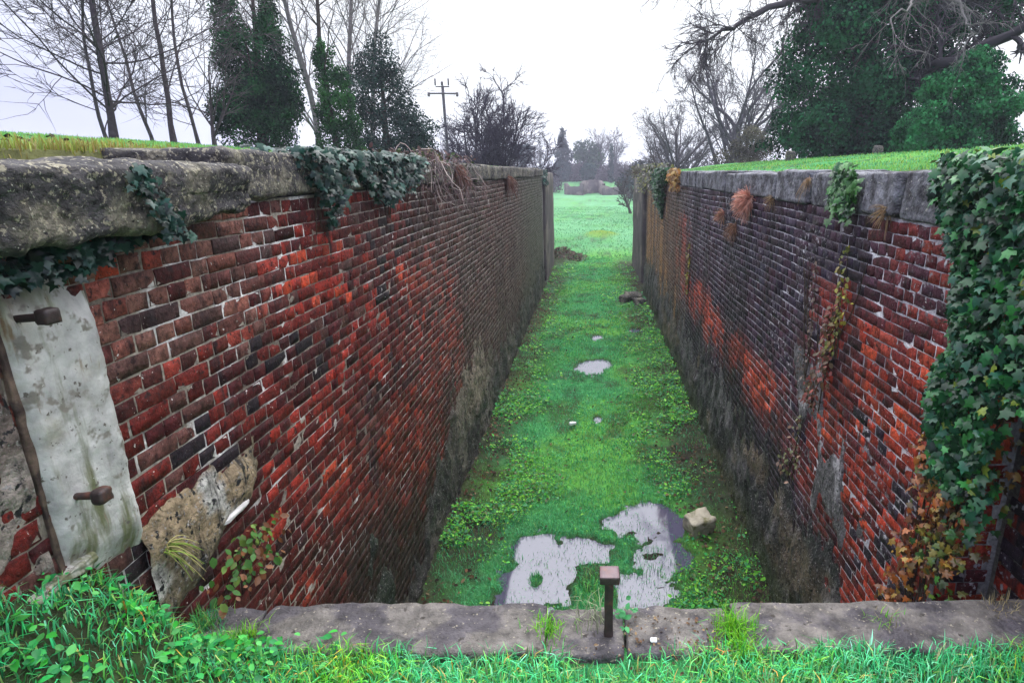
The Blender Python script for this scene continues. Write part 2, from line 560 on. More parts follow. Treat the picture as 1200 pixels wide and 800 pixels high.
def stain_r(Y, z):
    n = 0.5 * fbm(Y * 1.3, z * 0.7, 0, 36) + 0.35 * fbm(Y * 5, z * 1.3, 0, 37)
    low = (1 - ss(1.1, 1.9, z + 0.8 * n)) * ss(3.4, 4.4, Y + n)
    drip = ss(0.15, 0.5, fbm(Y * 2.4, z * 0.4, 0, 38)) * 0.75 * ss(3.3, 4.0, Y)
    return np.clip(np.maximum(low, drip), 0, 1)


def left_col(Y, z):
    n = len(Y)
    pal = np.array([(0.40, 0.052, 0.022), (0.26, 0.025, 0.016), (0.115, 0.013, 0.010), (0.085, 0.034, 0.028), (0.055, 0.009, 0.010), (0.016, 0.011, 0.015)])
    k = choose(Y, z, [0.05, 0.18, 0.30, 0.07, 0.31, 0.09], 301)
    c = pal[k] * (1 + 0.18 * rng.standard_normal((n, 1)))
    pale = ss(3.15, 3.5, z) * (1 - ss(2.9, 3.6, Y))
    c = mixc(c, (0.24, 0.11, 0.08), pale * rng.uniform(0, 0.8, n))
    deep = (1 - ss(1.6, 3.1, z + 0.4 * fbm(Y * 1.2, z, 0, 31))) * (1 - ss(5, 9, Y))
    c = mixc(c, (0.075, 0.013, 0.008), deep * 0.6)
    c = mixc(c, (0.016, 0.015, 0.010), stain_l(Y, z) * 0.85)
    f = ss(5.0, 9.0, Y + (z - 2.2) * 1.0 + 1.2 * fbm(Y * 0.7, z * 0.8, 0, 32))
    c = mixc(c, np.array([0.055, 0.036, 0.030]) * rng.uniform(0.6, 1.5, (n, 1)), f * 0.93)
    c = mixc(c, np.array([0.060, 0.062, 0.042]) * rng.uniform(0.7, 1.4, (n, 1)), ss(13, 18, Y) * 0.8)
    return np.clip(c, 0.004, 0.8)


def right_col(Y, z):
    n = len(Y)
    pal = np.array([(0.42, 0.060, 0.025), (0.30, 0.036, 0.019), (0.16, 0.021, 0.014), (0.08, 0.015, 0.017), (0.025, 0.017, 0.026)])
    c = pal[choose(Y, z, [0.22, 0.32, 0.26, 0.13, 0.07], 302)] * (1 + 0.2 * rng.standard_normal((n, 1)))
    w1 = 0.45 * fbm(Y * 0.9, z * 1.6, 0, 51) + 0.25 * fbm(Y * 4, z * 1.0, 0, 52)
    dark = np.array([0.020, 0.016, 0.030]) * rng.uniform(0.6, 1.7, (n, 1))
    # soot-dark upper courses, a black middle stretch and a black foot
    d1 = ss(2.95, 3.35, z + 0.5 * w1) * (1 - 0.45 * (1 - ss(3.2, 4.2, Y)))
    d2 = ss(4.3, 5.2, Y + w1) * (1 - ss(10.5, 13, Y)) * ss(2.0, 2.35, z + 0.35 * w1)
    d3 = ss(3.6, 5.0, Y + w1) * (1 - ss(1.35, 1.75, z + 0.4 * w1))
    d4 = ss(4.3, 5.0, Y) * (1 - ss(5.2, 5.9, Y)) * 0.8
    d = np.maximum.reduce([d1, d2, d3, d4])
    c = mixc(c, dark, np.clip(d, 0, 1) * 0.94)
    c = mixc(c, (0.015, 0.013, 0.015), stain_r(Y, z) * 0.85)
    far = ss(11, 13.5, Y + w1)
    tan = mixc((0.10, 0.065, 0.045), (0.30, 0.16, 0.06), ss(0.1, 0.6, fbm(Y * 2.4, z * 0.35, 0, 55)))
    c = mixc(c, tan * rng.uniform(0.6, 1.3, (n, 1)), far * 0.9)
    return np.clip(c, 0.004, 0.8)


def lay(y0, y1, z0, z1, phase=0):
    """English bond: courses of stretchers and of headers by turns -> y, z centres, lengths."""
    ys, zs, ls = [], [], []
    nc = int((z1 - z0) / CH)
    for k in range(nc):
        z = z1 - (k + 0.5) * CH
        st = (k + phase) % 2
        m = int((y1 - y0) / 0.1135) + 2
        cells = np.where(rng.random(m) < (0.5 if st else 0.06), 2, 1) * 0.1135
        e = y0 + (0.0 if st else -0.057) + np.concatenate([[0], np.cumsum(cells)])
        a, b = np.maximum(e[:-1], y0), np.minimum(e[1:], y1)
        ok = b - a > 0.05
        a, b = a[ok], b[ok]
        yy = (a + b) / 2
        ys.append(yy + rng.normal(0, 0.0025, len(yy)))
        zs.append(np.full(len(yy), z) + rng.normal(0, 0.0015, len(yy)) + 0.012 * fbm(yy * 0.5, 0 * yy + k * 0.05, 0, 61, 2))
        ls.append(b - a - rng.uniform(0.005, 0.009, len(yy)))
    return np.concatenate(ys), np.concatenate(zs), np.concatenate(ls)


# one brick: back ring, full-size ring, worn front ring (local x = out of the wall)
BV = np.array([[x, y, z] for x, s in ((-0.05, 0), (-0.0028, 0), (0.0, 1)) for (y, z) in ((-1, -1), (1, -1), (1, 1), (-1, 1))], float)
BF = np.array([[8, 9, 10, 11]] + [[4 + i, 4 + (i + 1) % 4, 8 + (i + 1) % 4, 8 + i] for i in range(4)] + [[i, (i + 1) % 4, 4 + (i + 1) % 4, 4 + i] for i in range(4)])


def brick_verts(n, ln, g):
    V = np.repeat(BV[None], n, 0).copy()
    ln = np.broadcast_to(ln, (n,))
    hl, hh = ln[:, None] / 2, 0.0680 / 2
    V[:, :, 1] *= hl
    V[:, :, 2] *= hh
    V[:, 8:, 1] -= np.sign(V[:, 8:, 1]) * g.uniform(0.002, 0.007, (n, 4))
    V[:, 8:, 2] -= np.sign(V[:, 8:, 2]) * g.uniform(0.0015, 0.0055, (n, 4))
    V[:, 4:8, 1:] += g.normal(0, 0.0026, (n, 4, 2))
    V[:, 4:8, 0] += g.normal(0, 0.001, (n, 4))
    V[:, 8:, 0] += g.normal(0, 0.0008, (n, 4))
    return V


# the nearest bricks get a more broken outline: eight points to a ring
R8 = [(-1, -1), (0, -1), (1, -1), (1, 0), (1, 1), (0, 1), (-1, 1), (-1, 0)]
BV8 = np.array([[x, y, z] for x in (-0.05, -0.003, 0.0) for (y, z) in R8], float)
BF8 = [np.array([list(range(16, 24))]), np.array([[a + i, a + (i + 1) % 8, a + 8 + (i + 1) % 8, a + 8 + i] for a in (0, 8) for i in range(8)])]


def near_brick(ln, g):
    V = BV8.copy()
    V[:, 1] *= ln / 2
    V[:, 2] *= 0.0680 / 2
    V[:, 1] += (np.abs(V[:, 1]) < 1e-6) * g.uniform(-0.3, 0.3, 24) * ln
    V[8:, 1:] += g.normal(0, 0.0024, (16, 2))
    V[16:, 1:] -= np.sign(V[16:, 1:]) * g.uniform(0.0015, 0.006, (8, 2)) * (np.abs(V[16:, 1:]) > np.array([ln * 0.4, 0.02]))
    V[16:, 0] += g.normal(0, 0.0010, 8)
    if g.random() < 0.4:
        k = 16 + g.integers(0, 4) * 2
        V[k, 1:] *= 0.82
        V[k, 0] -= 0.006
    return V


VAR = {}
for sname, ln in (('header', 0.1035), ('stretcher', 0.217)):
    g = np.random.default_rng(5)
    VAR[sname] = [mesh('brick_' + sname, near_brick(ln, g), BF8, mm_) for mm_ in (M_brick, M_brick_sooty) for _ in range(24)]


def view_size(x, y, z, ln):
    """rough size in view of a brick face on a wall along Y"""
    d = 0.9628 * y + 0.27 * (EYE - z)
    X = x * 706 / d + 694
    Yp = 202 + 706 * (EYE - z) / (0.9628 * d)
    a = ln * abs(x) / d ** 3
    return np.where((X > 0) & (X < 1200) & (Yp > 0) & (Yp < 705) & (d > 0.3), a, 0)


def brickwork(parent, y, z, ln, face, side, col, hide=None, limit=300):
    M_b = M_brick if side > 0 else M_brick_sooty
    """side = +1 when the face looks to +X. The largest in view become parts, the rest one mesh."""
    n = len(y)
    s = view_size(face(y), y, z, ln)
    if hide is not None:
        s = np.where(hide(y, z), 0, s)
    order = np.argsort(-s)
    part = np.zeros(n, bool)
    part[order[:limit]] = s[order[:limit]] > 0
    out_ = np.abs(rng.normal(0.0008, 0.0009, n))
    for i in np.nonzero(part)[0]:
        kind = 'header' if ln[i] < 0.15 else 'stretcher'
        o = put('brick', VAR[kind][rng.integers(24) + (0 if side > 0 else 24)], parent, (face(y[i]) + side * out_[i], y[i], z[i]),
                (rng.normal(0, 0.012), 0, (0 if side > 0 else math.pi) + rng.normal(0, 0.012)))
        o.scale = (1, float(ln[i]) / (0.1035 if kind == 'header' else 0.217), 1)
        o['tint'] = [float(v) for v in col[i]]
    r = np.nonzero(~part)[0]
    if len(r):
        V = brick_verts(len(r), ln[r], rng)
        V[:, :, 0] = face(y[r])[:, None] + side * (V[:, :, 0] + out_[r][:, None])
        V[:, :, 1] = y[r][:, None] + side * V[:, :, 1]
        V[:, :, 2] += z[r][:, None]
        F = (np.arange(len(r))[:, None, None] * 12 + BF[None]).reshape(-1, 4)
        stuff('brickwork', mesh('brickwork', V.reshape(-1, 3), F, M_b, np.repeat(col[r], 12, 0)), parent)


def sheet(name, parent, ys, zs, xf, colf, m, body=None, kind=None):
    """An uneven skin over a wall: x = xf(Y, Z); with its body box behind."""
    Y, Z = np.meshgrid(ys, zs, indexing='ij')
    X = xf(Y, Z)
    a, b = Y.shape
    i = (np.arange(a - 1)[:, None] * b + np.arange(b - 1)[None, :]).ravel()
    V, F, C = np.stack([X, Y, Z], -1).reshape(-1, 3), np.stack([i, i + b, i + b + 1, i + 1], -1), colf(Y, Z).reshape(-1, 3)
    if body is not None:
        for bb in body:
            v, f = box_vf(*bb)
            F = np.concatenate([F, f + len(V)])
            V = np.concatenate([V, v])
            C = np.concatenate([C, np.full((8, 3), 0.15)])
    o = put(name, mesh(name, V, F, m, C, True), parent)
    if kind:
        o['kind'] = kind
    return o


ONE = lambda v: (lambda y: np.full(np.shape(y), v) if np.ndim(y) else v)

# ---- the wall with the pale concrete pilaster
WA = thing('lock_wall', 'red brick lock chamber wall with pale concrete pilaster and two rusty bolts', 'brick wall', (LX, 12, 0))
y, z, ln = lay(1.0, 1.705, 2.3, CL, 1)
y2, z2, l2 = lay(1.71, 21.6, 0.2, CL)
y, z, ln = np.concatenate([y, y2]), np.concatenate([z, z2]), np.concatenate([ln, l2])


def hideL(y, z):
    pil = (y > 1.70) & (y < 2.06) & (z < 3.70)
    cop = (z > 3.80) & (y < 2.9)
    patch = (y < 2.7) & (z < 2.66) & (z > 2.42) | (y < 2.3) & (z < 2.5)
    return pil | cop | patch


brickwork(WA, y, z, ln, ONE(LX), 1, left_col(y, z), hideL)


def mort_l(Y, Z):
    c = mixc((0.30, 0.265, 0.215), (0.15, 0.125, 0.10), ss(-0.3, 0.5, fbm(Y * 2, Z * 2, 0, 71)))
    c = mixc(c, (0.60, 0.58, 0.55), ss(0.25, 0.6, fbm(Y * 6, Z * 7, 0, 72)))
    c = mixc(c, (0.36, 0.32, 0.28), ss(5, 9, Y + (Z - 2)) * 0.8)
    c = mixc(c, (0.26, 0.25, 0.21), ss(13, 18, Y) * 0.7)
    return mixc(c, (0.045, 0.042, 0.034), stain_l(Y, Z) * 0.75)


def mort_x(base, side, seed):
    def f(Y, Z):
        n = fbm(Y * 16, Z * 19, 0, seed, 3)
        return base + side * (-0.0030 + 0.0010 * n + 0.007 * ss(0.72, 1.0, n) * ss(0.0, 0.5, fbm(Y * 0.8, Z * 0.9, 0, seed + 7)) * (Y < 12))
    return f


yg = np.concatenate([np.arange(-3, 1.0, 0.5), np.arange(1.0, 9, 0.035), np.arange(9, 21.65, 0.09)])
zg = np.concatenate([[-0.3, 0.0], np.arange(0.15, CL - 0.01, 0.028), [CL - 0.002]])
sheet('mortar_bed', WA, yg, zg, mort_x(LX, 1, 73), mort_l, M_mortar, body=[(-2.32, LX - 0.045, -3, 21.6, -0.4, CL - 0.004)])


# rough cement at the foot of the wall, with tongues running up it
def foot_l(Y, Z):
    top = 0.55 + 0.25 * fbm(Y * 0.6, 0 * Y, 0, 81) + 0.75 * np.exp(-((Y - 8.2) / 1.7) ** 2) + 0.65 * np.exp(-((Y - 4.25) / 0.33) ** 2) + 0.35 * ss(10, 14, Y) + 0.18 * fbm(Y * 5, Z * 1.5, 0, 82)
    t = top - Z
    return LX + np.clip(0.08 * t, -0.06, 0.03) + 0.024 * fbm(Y * 5, Z * 3.2, 0, 83) + 0.020 * fbm(Y * 14, Z * 11, 0, 84, 2)


def foot_lc(Y, Z):
    c = mixc((0.035, 0.032, 0.028), (0.10, 0.088, 0.07), ss(-0.1, 0.6, fbm(Y * 3, Z * 1.4, 0, 85)))
    c = mixc(c, (0.19, 0.155, 0.11), np.exp(-((Y - 8.6) / 1.4) ** 2) * ss(0.5, 0.9, Z))
    c = mixc(c, (0.012, 0.02, 0.010), np.exp(-((Y - 4.3) / 0.4) ** 2) * 0.9)
    return c


sheet('cement_footing', WA, np.concatenate([np.arange(2.2, 10, 0.035), np.arange(10, 21.6, 0.08)]), np.arange(-0.2, 2.0, 0.035), foot_l, foot_lc, M_render)


# the broken cement patch beside the pilaster
def patch_x(Y, Z):
    edge = np.minimum.reduce([2.83 + 0.05 * fbm(Z * 6, Z * 0, 0, 91) - Y, 2.74 + 0.05 * fbm(Y * 8, Z * 8, 0, 92) - Z, Z - 2.33 - 0.38 * (Y - 2.28) + 0.04 * fbm(Y * 7, Z * 7, 0, 96)])
    return LX + np.clip(0.35 * edge, -0.06, 0.03) + 0.010 * fbm(Y * 9, Z * 9, 0, 93)


sheet('cement_patch', WA, np.arange(2.03, 3.1, 0.02), np.arange(1.9, 3.2, 0.02), patch_x,
      lambda Y, Z: mixc(mixc((0.27, 0.20, 0.12), (0.15, 0.12, 0.075), ss(-0.2, 0.5, fbm(Y * 5, Z * 5, 0, 94))), (0.42, 0.40, 0.36), ss(0.25, 0.5, fbm(Y * 4, Z * 6, 0, 95))), M_render)
put('lime_ridge', block_me('lime_ridge', (LX - 0.01, 2.50, 2.47), (LX + 0.022, 2.72, 2.495), mat('white_lime', (0.62, 0.60, 0.56), nz=(20, 0.2)), 5, 0.014, 0.008, 12, 3), WA)


# pilaster: a skin of crumbling concrete with a ragged upper end
def pil_x(Y, Z):
    top = 3.74 + 0.07 * fbm(Y * 9, Y * 0, 0, 101) - Z
    low = Z - 2.82 + 0.36 * (Y - 1.7) - 0.04 * fbm(Y * 8, Y * 0, 0, 102)
    e = np.minimum.reduce([0.6 * top, 0.8 * low, 3 * (Y - 1.715), 3 * (2.045 - Y)])
    return LX + np.clip(0.5 * e, -0.06, 0.032) + 0.007 * fbm(Y * 9, Z * 7, 0, 103) + 0.003 * fbm(Y * 40, Z * 36, 0, 104, 2)


sheet('pilaster', WA, np.arange(1.69, 2.075, 0.0125), np.arange(2.55, 3.92, 0.015), pil_x, lambda Y, Z: np.zeros(Y.shape + (3,)), M_pilaster)
put('groove_strip', block_me('groove_strip', (LX - 0.02, 1.698, 2.72), (LX + 0.010, 1.716, 3.66), M_strip, 22, 0.004, 0.007, 9, 4), WA)  # dark brown strip added in place of a crumbled concrete groove
put('concrete_lip', block_me('concrete_lip', (LX - 0.06, 1.55, 2.785), (LX + 0.04, 1.80, 2.82), M_pilaster, 16, 0.008, 0.014, 12, 9), WA)
sheet('cement_skim', WA, np.arange(1.1, 1.70, 0.015), np.arange(2.7, 3.9, 0.015), lambda Y, Z: LX + np.clip(0.012 * fbm(Y * 6, Z * 7, 0, 111), -0.03, 0.010) + 0.004 * fbm(Y * 20, Z * 20, 0, 112),
      lambda Y, Z: mixc((0.13, 0.10, 0.085), (0.26, 0.22, 0.19), ss(-0.2, 0.5, fbm(Y * 7, Z * 9, 0, 113))), M_render)


def cyl(p0, p1, r, sides=10, steps=6, j=0.0):
    p = np.linspace(p0, p1, steps)[None]
    V, F = tubes(p, np.full((1, steps), r) * (1 + j * rng.standard_normal((1, steps))), sides)
    n = len(V)
    caps = [list(range(sides))[::-1], list(range(n - sides, n))]
    return V, F, caps


for (by, bz, tilt) in ((1.76, 3.652, 0.012), (1.79, 3.04, 0.006)):
    V, F, caps = cyl((LX - 0.03, by, bz), (LX + 0.125, by + 0.004, bz + tilt), 0.0125, 10, 7, 0.05)
    bolt = put('iron_bolt', mesh('iron_bolt', V, [F, np.array(caps)], M_iron, None, True), WA)
    put('nut', block_me('nut', (LX + 0.095, by - 0.024, bz + tilt - 0.026), (LX + 0.135, by + 0.03, bz + tilt + 0.024), M_iron, 3, 0.008, 0.004, 30, 7), bolt)

# coping stones, nearest first
cop = [(0.2, 1.62, 0.185, 3.87, 4.11, 1), (1.62, 2.88, 0.20, 3.88, 4.115, 2)]
for (a, b, ov, z0, z1, sd) in cop:
    def sag(P, size, sd=sd):
        P = P.copy()
        P[:, 0] *= 1 + 0.04 * np.sin(P[:, 2] / size[2] * 3)
        P[:, 2] += np.where(P[:, 2] < 0, 0.05 * (P[:, 1] / size[1]), 0)
        return P
    put('coping_stone', block_me('coping_stone', (LX - 0.55, a, z0), (LX + ov, b - 0.008, z1), M_stone_dark, 40, 0.045, 0.020, 5, 200 + sd, sag), WA)
ya = 2.88
k = 0
while ya < 21.6:
    yb = min(ya + rng.uniform(0.95, 1.45) + (0.0 if k else -0.1), 21.6)
    put('coping_stone', block_me('coping_stone', (LX - 0.55, ya + 0.006, CL + 0.004 + rng.normal(0, 0.004)), (LX + 0.035 + rng.normal(0, 0.012), yb - 0.006, 4.185 + rng.normal(0, 0.012)),
                                 M_stone_dark if k != 2 else M_stone_blue, 9 if ya < 9 else 5, 0.03, 0.02, 4, 210 + k), WA)
    ya = yb
    k += 1

# far end: gate groove with its timber post, then the quoin
put('quoin', block_me('quoin', (LX - 0.57, 23.0, -0.3), (LX + 0.004, 28.2, 4.05), M_far_wall, 14, 0.05, 0.03, 2, 31), WA)
put('gate_post', block_me('gate_post', (LX - 0.26, 22.0, -0.1), (LX - 0.06, 22.6, 3.75), M_wood, 8, 0.04, 0.02, 3, 33), WA)
put('groove_back', block_me('groove_back', (LX - 0.57, 21.6, -0.3), (LX - 0.32, 23.0, 4.02), M_far_wall, 6, 0.02, 0.02, 3, 34), WA)

# ---- the wall with the row of grey coping blocks
WB = thing('lock_wall', 'soot darkened brick lock wall under grey coping blocks, red patches low down', 'brick wall', (RX, 12, 0))
y, z, ln = lay(2.78, 20.6, 0.2, CR)
nA = len(y)
y2, z2, l2 = lay(1.3, 2.70, 1.7, CR, 1)


def hideR(y, z):
    return (y < 2.95 + 0.1 * (3.6 - z)) & (z > 2.5) | (y < 3.05) & (z < 1.9)


brickwork(WB, y, z, ln, ONE(RX), -1, right_col(y, z), hideR)
c2 = right_col(np.full(len(y2), 3.4), np.clip(z2, 1.6, 2.6))
V = brick_verts(len(y2), l2, rng)
V[:, :, 0] = REC - V[:, :, 0]
V[:, :, 1] = y2[:, None] - V[:, :, 1]
V[:, :, 2] += z2[:, None]
stuff('brickwork', mesh('brickwork', V.reshape(-1, 3), (np.arange(len(y2))[:, None, None] * 12 + BF[None]).reshape(-1, 4), M_brick_sooty, np.repeat(c2, 12, 0)), WB)


# bricks on the return of the wall
yr = np.concatenate([[1.885, 2.0], ] * 30)
zr = np.repeat(CR - (np.arange(30) + 0.5) * CH, 2)
xr = yr + np.where(np.repeat(np.arange(30) % 2, 2), 0.03, -0.005)
V = brick_verts(60, np.full(60, 0.105), rng)
V = np.stack([xr[:, None] + V[:, :, 1], 2.732 - V[:, :, 0], zr[:, None] + V[:, :, 2]], -1)
stuff('brickwork', mesh('brickwork', V.reshape(-1, 3), (np.arange(60)[:, None, None] * 12 + BF[None]).reshape(-1, 4), M_brick_sooty, np.repeat(right_col(np.full(60, 3.3), np.clip(zr, 1.8, 2.7)), 12, 0)), WB)


def mort_r(Y, Z):
    c = mixc((0.38, 0.36, 0.39), (0.17, 0.15, 0.16), ss(-0.4, 0.35, fbm(Y * 2, Z * 2, 0, 121)))
    c = mixc(c, (0.62, 0.60, 0.62), ss(0.25, 0.55, fbm(Y * 5, Z * 8, 0, 122)))
    c = mixc(c, (0.19, 0.13, 0.08), ss(11, 14, Y) * 0.7)
    return mixc(c, (0.06, 0.055, 0.06), stain_r(Y, Z) * 0.7)


yg = np.concatenate([[2.74], np.arange(2.78, 9, 0.035), np.arange(9, 20.65, 0.09)])
zg = np.concatenate([[-0.3, 0.0], np.arange(0.15, CR - 0.01, 0.028), [CR - 0.002]])
sheet('mortar_bed', WB, yg, zg, mort_x(RX, -1, 123), mort_r, M_mortar, body=[(RX + 0.045, 2.52, 2.74, 20.6, -0.4, CR - 0.004), (REC + 0.012, 2.53, -3, 2.738, -0.4, CR - 0.006)])


def foot_r(Y, Z):
    top = 0.95 + 0.22 * fbm(Y * 0.7, 0 * Y, 0, 131) + 0.35 * np.exp(-((Y - 6.5) / 2.2) ** 2) + 0.3 * ss(9, 15, Y) + 0.22 * fbm(Y * 4, Z * 1.2, 0, 132)
    t = top - Z
    return RX - np.clip(0.09 * t, -0.06, 0.05) - 0.030 * fbm(Y * 5, Z * 2.2, 0, 133) - 0.022 * fbm(Y * 14, Z * 8, 0, 134, 2)


def foot_rc(Y, Z):
    c = mixc((0.022, 0.021, 0.021), (0.11, 0.10, 0.10), ss(0.0, 0.55, fbm(Y * 7, Z * 2.0, 0, 135)))
    c = mixc(c, (0.10, 0.075, 0.05), ss(0.1, 0.6, fbm(Y * 1.3, Z * 2, 0, 136)))
    return mixc(c, (0.05, 0.075, 0.02), (1 - ss(0.1, 0.6, Z)) * 0.6)


sheet('cement_footing', WB, np.concatenate([np.arange(2.78, 10, 0.035), np.arange(10, 20.6, 0.08)]), np.arange(-0.2, 2.0, 0.035), foot_r, foot_rc, M_render)
# cement smears with a pale crust on the middle of the wall
def smear(Y, Z):
    b = np.exp(-((Y - 4.75) / 0.45) ** 2 - ((Z - 2.35) / 0.38) ** 2)
    b = np.maximum(b, 0.9 * np.exp(-((Y - 4.1) / 0.5) ** 2 - ((Z - 1.75) / 0.35) ** 2))
    return RX - np.clip(0.08 * (b - 0.52 + 0.42 * fbm(Y * 7, Z * 4, 0, 141)), -0.05, 0.012) - 0.004 * fbm(Y * 20, Z * 14, 0, 142, 2)


sheet('cement_smear', WB, np.arange(3.2, 6.0, 0.022), np.arange(1.2, 3.2, 0.022), smear, lambda Y, Z: mixc((0.10, 0.09, 0.095), (0.34, 0.32, 0.33), ss(0.0, 0.6, fbm(Y * 12, Z * 5, 0, 143))), M_render)

joints = [2.0, 3.05, 3.62, 4.10, 5.17, 6.10, 7.50, 8.45, 9.45, 10.2, 10.9, 11.8, 12.7]
for k, (a, b) in enumerate(zip(joints[:-1], joints[1:])):
    put('coping_stone', block_me('coping_stone', (RX - 0.02 + rng.normal(0, 0.012), a + 0.016, CR + 0.003 + rng.normal(0, 0.008)), (RX + 0.68, b - 0.016, 4.09 + rng.normal(0, 0.010)), M_stone_blue, 18, 0.025, 0.011, 5, 300 + k), WB)
ya = 12.7
while ya < 20.6:
    yb = min(ya + 1.3, 20.6)
    put('coping_stone', block_me('coping_stone', (RX + 0.02, ya + 0.01, CR), (RX + 0.68, yb - 0.01, 4.06), M_stone_dark, 4, 0.03, 0.02, 4, 330 + int(ya)), WB)
    ya = yb
put('coping_stone', block_me('coping_stone', (REC - 0.04, 0.3, CR), (REC + 0.5, 1.98, 4.08), M_stone_blue, 6, 0.03, 0.02, 4, 350), WB)
put('quoin', block_me('quoin', (RX + 0.004, 22.3, -0.3), (RX + 0.7, 27.6, 4.0), M_far_wall, 12, 0.05, 0.04, 2, 36), WB)
put('groove_back', block_me('groove_back', (RX + 0.3, 20.6, -0.3), (RX + 0.7, 22.3, 3.95), M_far_wall, 6, 0.02, 0.02, 3, 37), WB)

# ------------------------------------------------------------------ the stone sill across the near end
SI = thing('stone_sill', 'low weathered stone sill across the near end of the lock chamber', 'stone sill', (0, 2.2, 2.1))
for k, (a, b, z1, y1) in enumerate(((-1.80, -1.475, 2.172, 2.335), (-1.46, -0.20, 2.178, 2.345), (-0.195, 0.138, 2.158, 2.335), (0.145, 0.60, 2.165, 2.34), (0.625, 2.12, 2.19, 2.35))):
    put('sill_stone', block_me('sill_stone', (a, 2.045, 1.93), (b, y1, z1), M_sill, 34, 0.022, 0.011, 6, 400 + k), SI)
put('dam_wall', block_me('dam_wall', (-1.76, 2.08, -0.3), (1.82, 2.30, 1.945), M_far_wall, 8, 0.02, 0.02, 3, 410), SI)

# the iron post with its flat head
IP = thing('iron_post', 'short rusty iron post with flat square head standing on the sill', 'iron post', (0.072, 2.17, 2.13))
put('post_shaft', block_me('post_shaft', (0.052, 2.152, 2.08), (0.090, 2.188, 2.436), M_iron, 8, 0.006, 0.003, 14, 5), IP)
hd = put('post_head', block_me('post_head', (0.030, 2.126, 2.434), (0.114, 2.209, 2.470), M_iron, 6, 0.006, 0.003, 18, 6), IP)
put('pale_top', block_me('pale_top', (0.032, 2.128, 2.466), (0.112, 2.207, 2.4728), M_iron_top, 5, 0.002, 0.001, 18, 8), hd)

BL = tag(put('stone_block', block_me('stone_block', (-0.15, -0.11, -0.1), (0.15, 0.11, 0.12), M_block, 8, 0.025, 0.02, 7, 61), None, (1.24, 6.15, 0.16), (R(10), R(-6), R(24))),
         'pale mossy stone block lying tilted on the chamber floor beside the puddle', 'stone block')
tag(put('litter', block_me('litter', (-0.055, -0.03, -0.02), (0.055, 0.03, 0.03), M_white, 4, 0.01, 0.008, 20, 62), None, (-0.32, 9.2, 0.09), (0, 0, R(20))),
    'scrap of white litter lying on the green chamber floor', 'litter')
tag(put('pebble', block_me('pebble', (-0.015, -0.012, -0.006), (0.015, 0.012, 0.008), M_white, 4, 0.007, 0.002, 30, 63), None, (0.26, 2.11, 2.178), (0, 0, 0)),
    'small white pebble lying on the stone sill', 'pebble')
for k, (px_, py_, r_) in enumerate(((1.35, 19.6, 0.28), (1.05, 19.2, 0.2), (1.5, 18.7, 0.22))):
    tag(put('rubble_stone', block_me('rubble_stone', (-r_, -r_ * 0.7, -0.1), (r_, r_ * 0.7, 0.14), M_stone_dark, 5, 0.05, 0.05, 4, 70 + k), None, (px_, py_, 0.10), (0.1, 0.1, k)),
        ['flat dark rubble stone against the foot of the sooty wall', 'smaller dark rubble stone furthest out from the sooty wall', 'dark rubble stone nearest the camera below the sooty wall'][k], 'stone', 'rubble below the wall')

# ------------------------------------------------------------------ grass and weeds
def blades(P, h, wd, col, lean=0.5, bend=0.6, droop=None):
    """curved tapering blades: 5 verts, 3 triangles each"""
    n = len(P)
    a = rng.uniform(0, 2 * np.pi, n)
    d = np.stack([np.cos(a), np.sin(a), 0 * a], -1)
    if droop is not None:
        d = unit(d + droop)
    s = np.stack([-d[:, 1], d[:, 0], 0 * a], -1)
    ln = rng.uniform(0.1, 1, n)[:, None] * lean
    h = np.broadcast_to(h, (n,))[:, None] * rng.uniform(0.55, 1.25, (n, 1))
    wd = np.broadcast_to(wd, (n,))[:, None]
    up = np.array([0, 0, 1.0])
    b0, b1 = P - s * wd / 2, P + s * wd / 2
    mid = P + (up * (0.62 - 0.15 * ln) + d * ln * 0.35) * h
    m0, m1 = mid - s * wd * 0.38, mid + s * wd * 0.38
    tip = P + (up * (1.0 - bend * ln) + d * ln) * h
    V = np.stack([b0, b1, m0, m1, tip], 1).reshape(-1, 3)
    T = np.array([[0, 1, 3], [0, 3, 2], [2, 3, 4]])
    F = (np.arange(n)[:, None, None] * 5 + T[None]).reshape(-1, 3)
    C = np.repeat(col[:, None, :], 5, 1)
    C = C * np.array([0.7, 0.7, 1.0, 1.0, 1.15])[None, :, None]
    return V, F, np.clip(C.reshape(-1, 3), 0, 1)


def pick(cols, n, j=0.2):
    cols = np.array(cols)
    return np.clip(cols[rng.integers(0, len(cols), n)] * (1 + j * rng.standard_normal((n, 1))), 0.003, 0.9)


def scatter(n, x0, x1, y0, y1, dens):
    x, y = rng.uniform(x0, x1, n), rng.uniform(y0, y1, n)
    k = rng.random(n) < dens(x, y)
    return x[k], y[k]


LUSH = [(0.05, 0.38, 0.11), (0.03, 0.26, 0.07), (0.09, 0.42, 0.08), (0.05, 0.34, 0.16), (0.14, 0.42, 0.06), (0.20, 0.34, 0.08)]
BLUE = [(0.06, 0.46, 0.18), (0.04, 0.36, 0.13), (0.02, 0.26, 0.09), (0.14, 0.55, 0.27)]
LIME = [(0.14, 0.45, 0.015), (0.22, 0.50, 0.02), (0.07, 0.35, 0.015)]

# short turf of the chamber floor, longer where the camera stands close
def mud(x, y):
    m = ss(0.75, 1.35, np.abs(x + 0.12)) * ss(-0.15, 0.2, fbm(x * 1.1, y * 0.9, 0, 48) + np.where(x < 0, 0.16, -0.10))
    return m


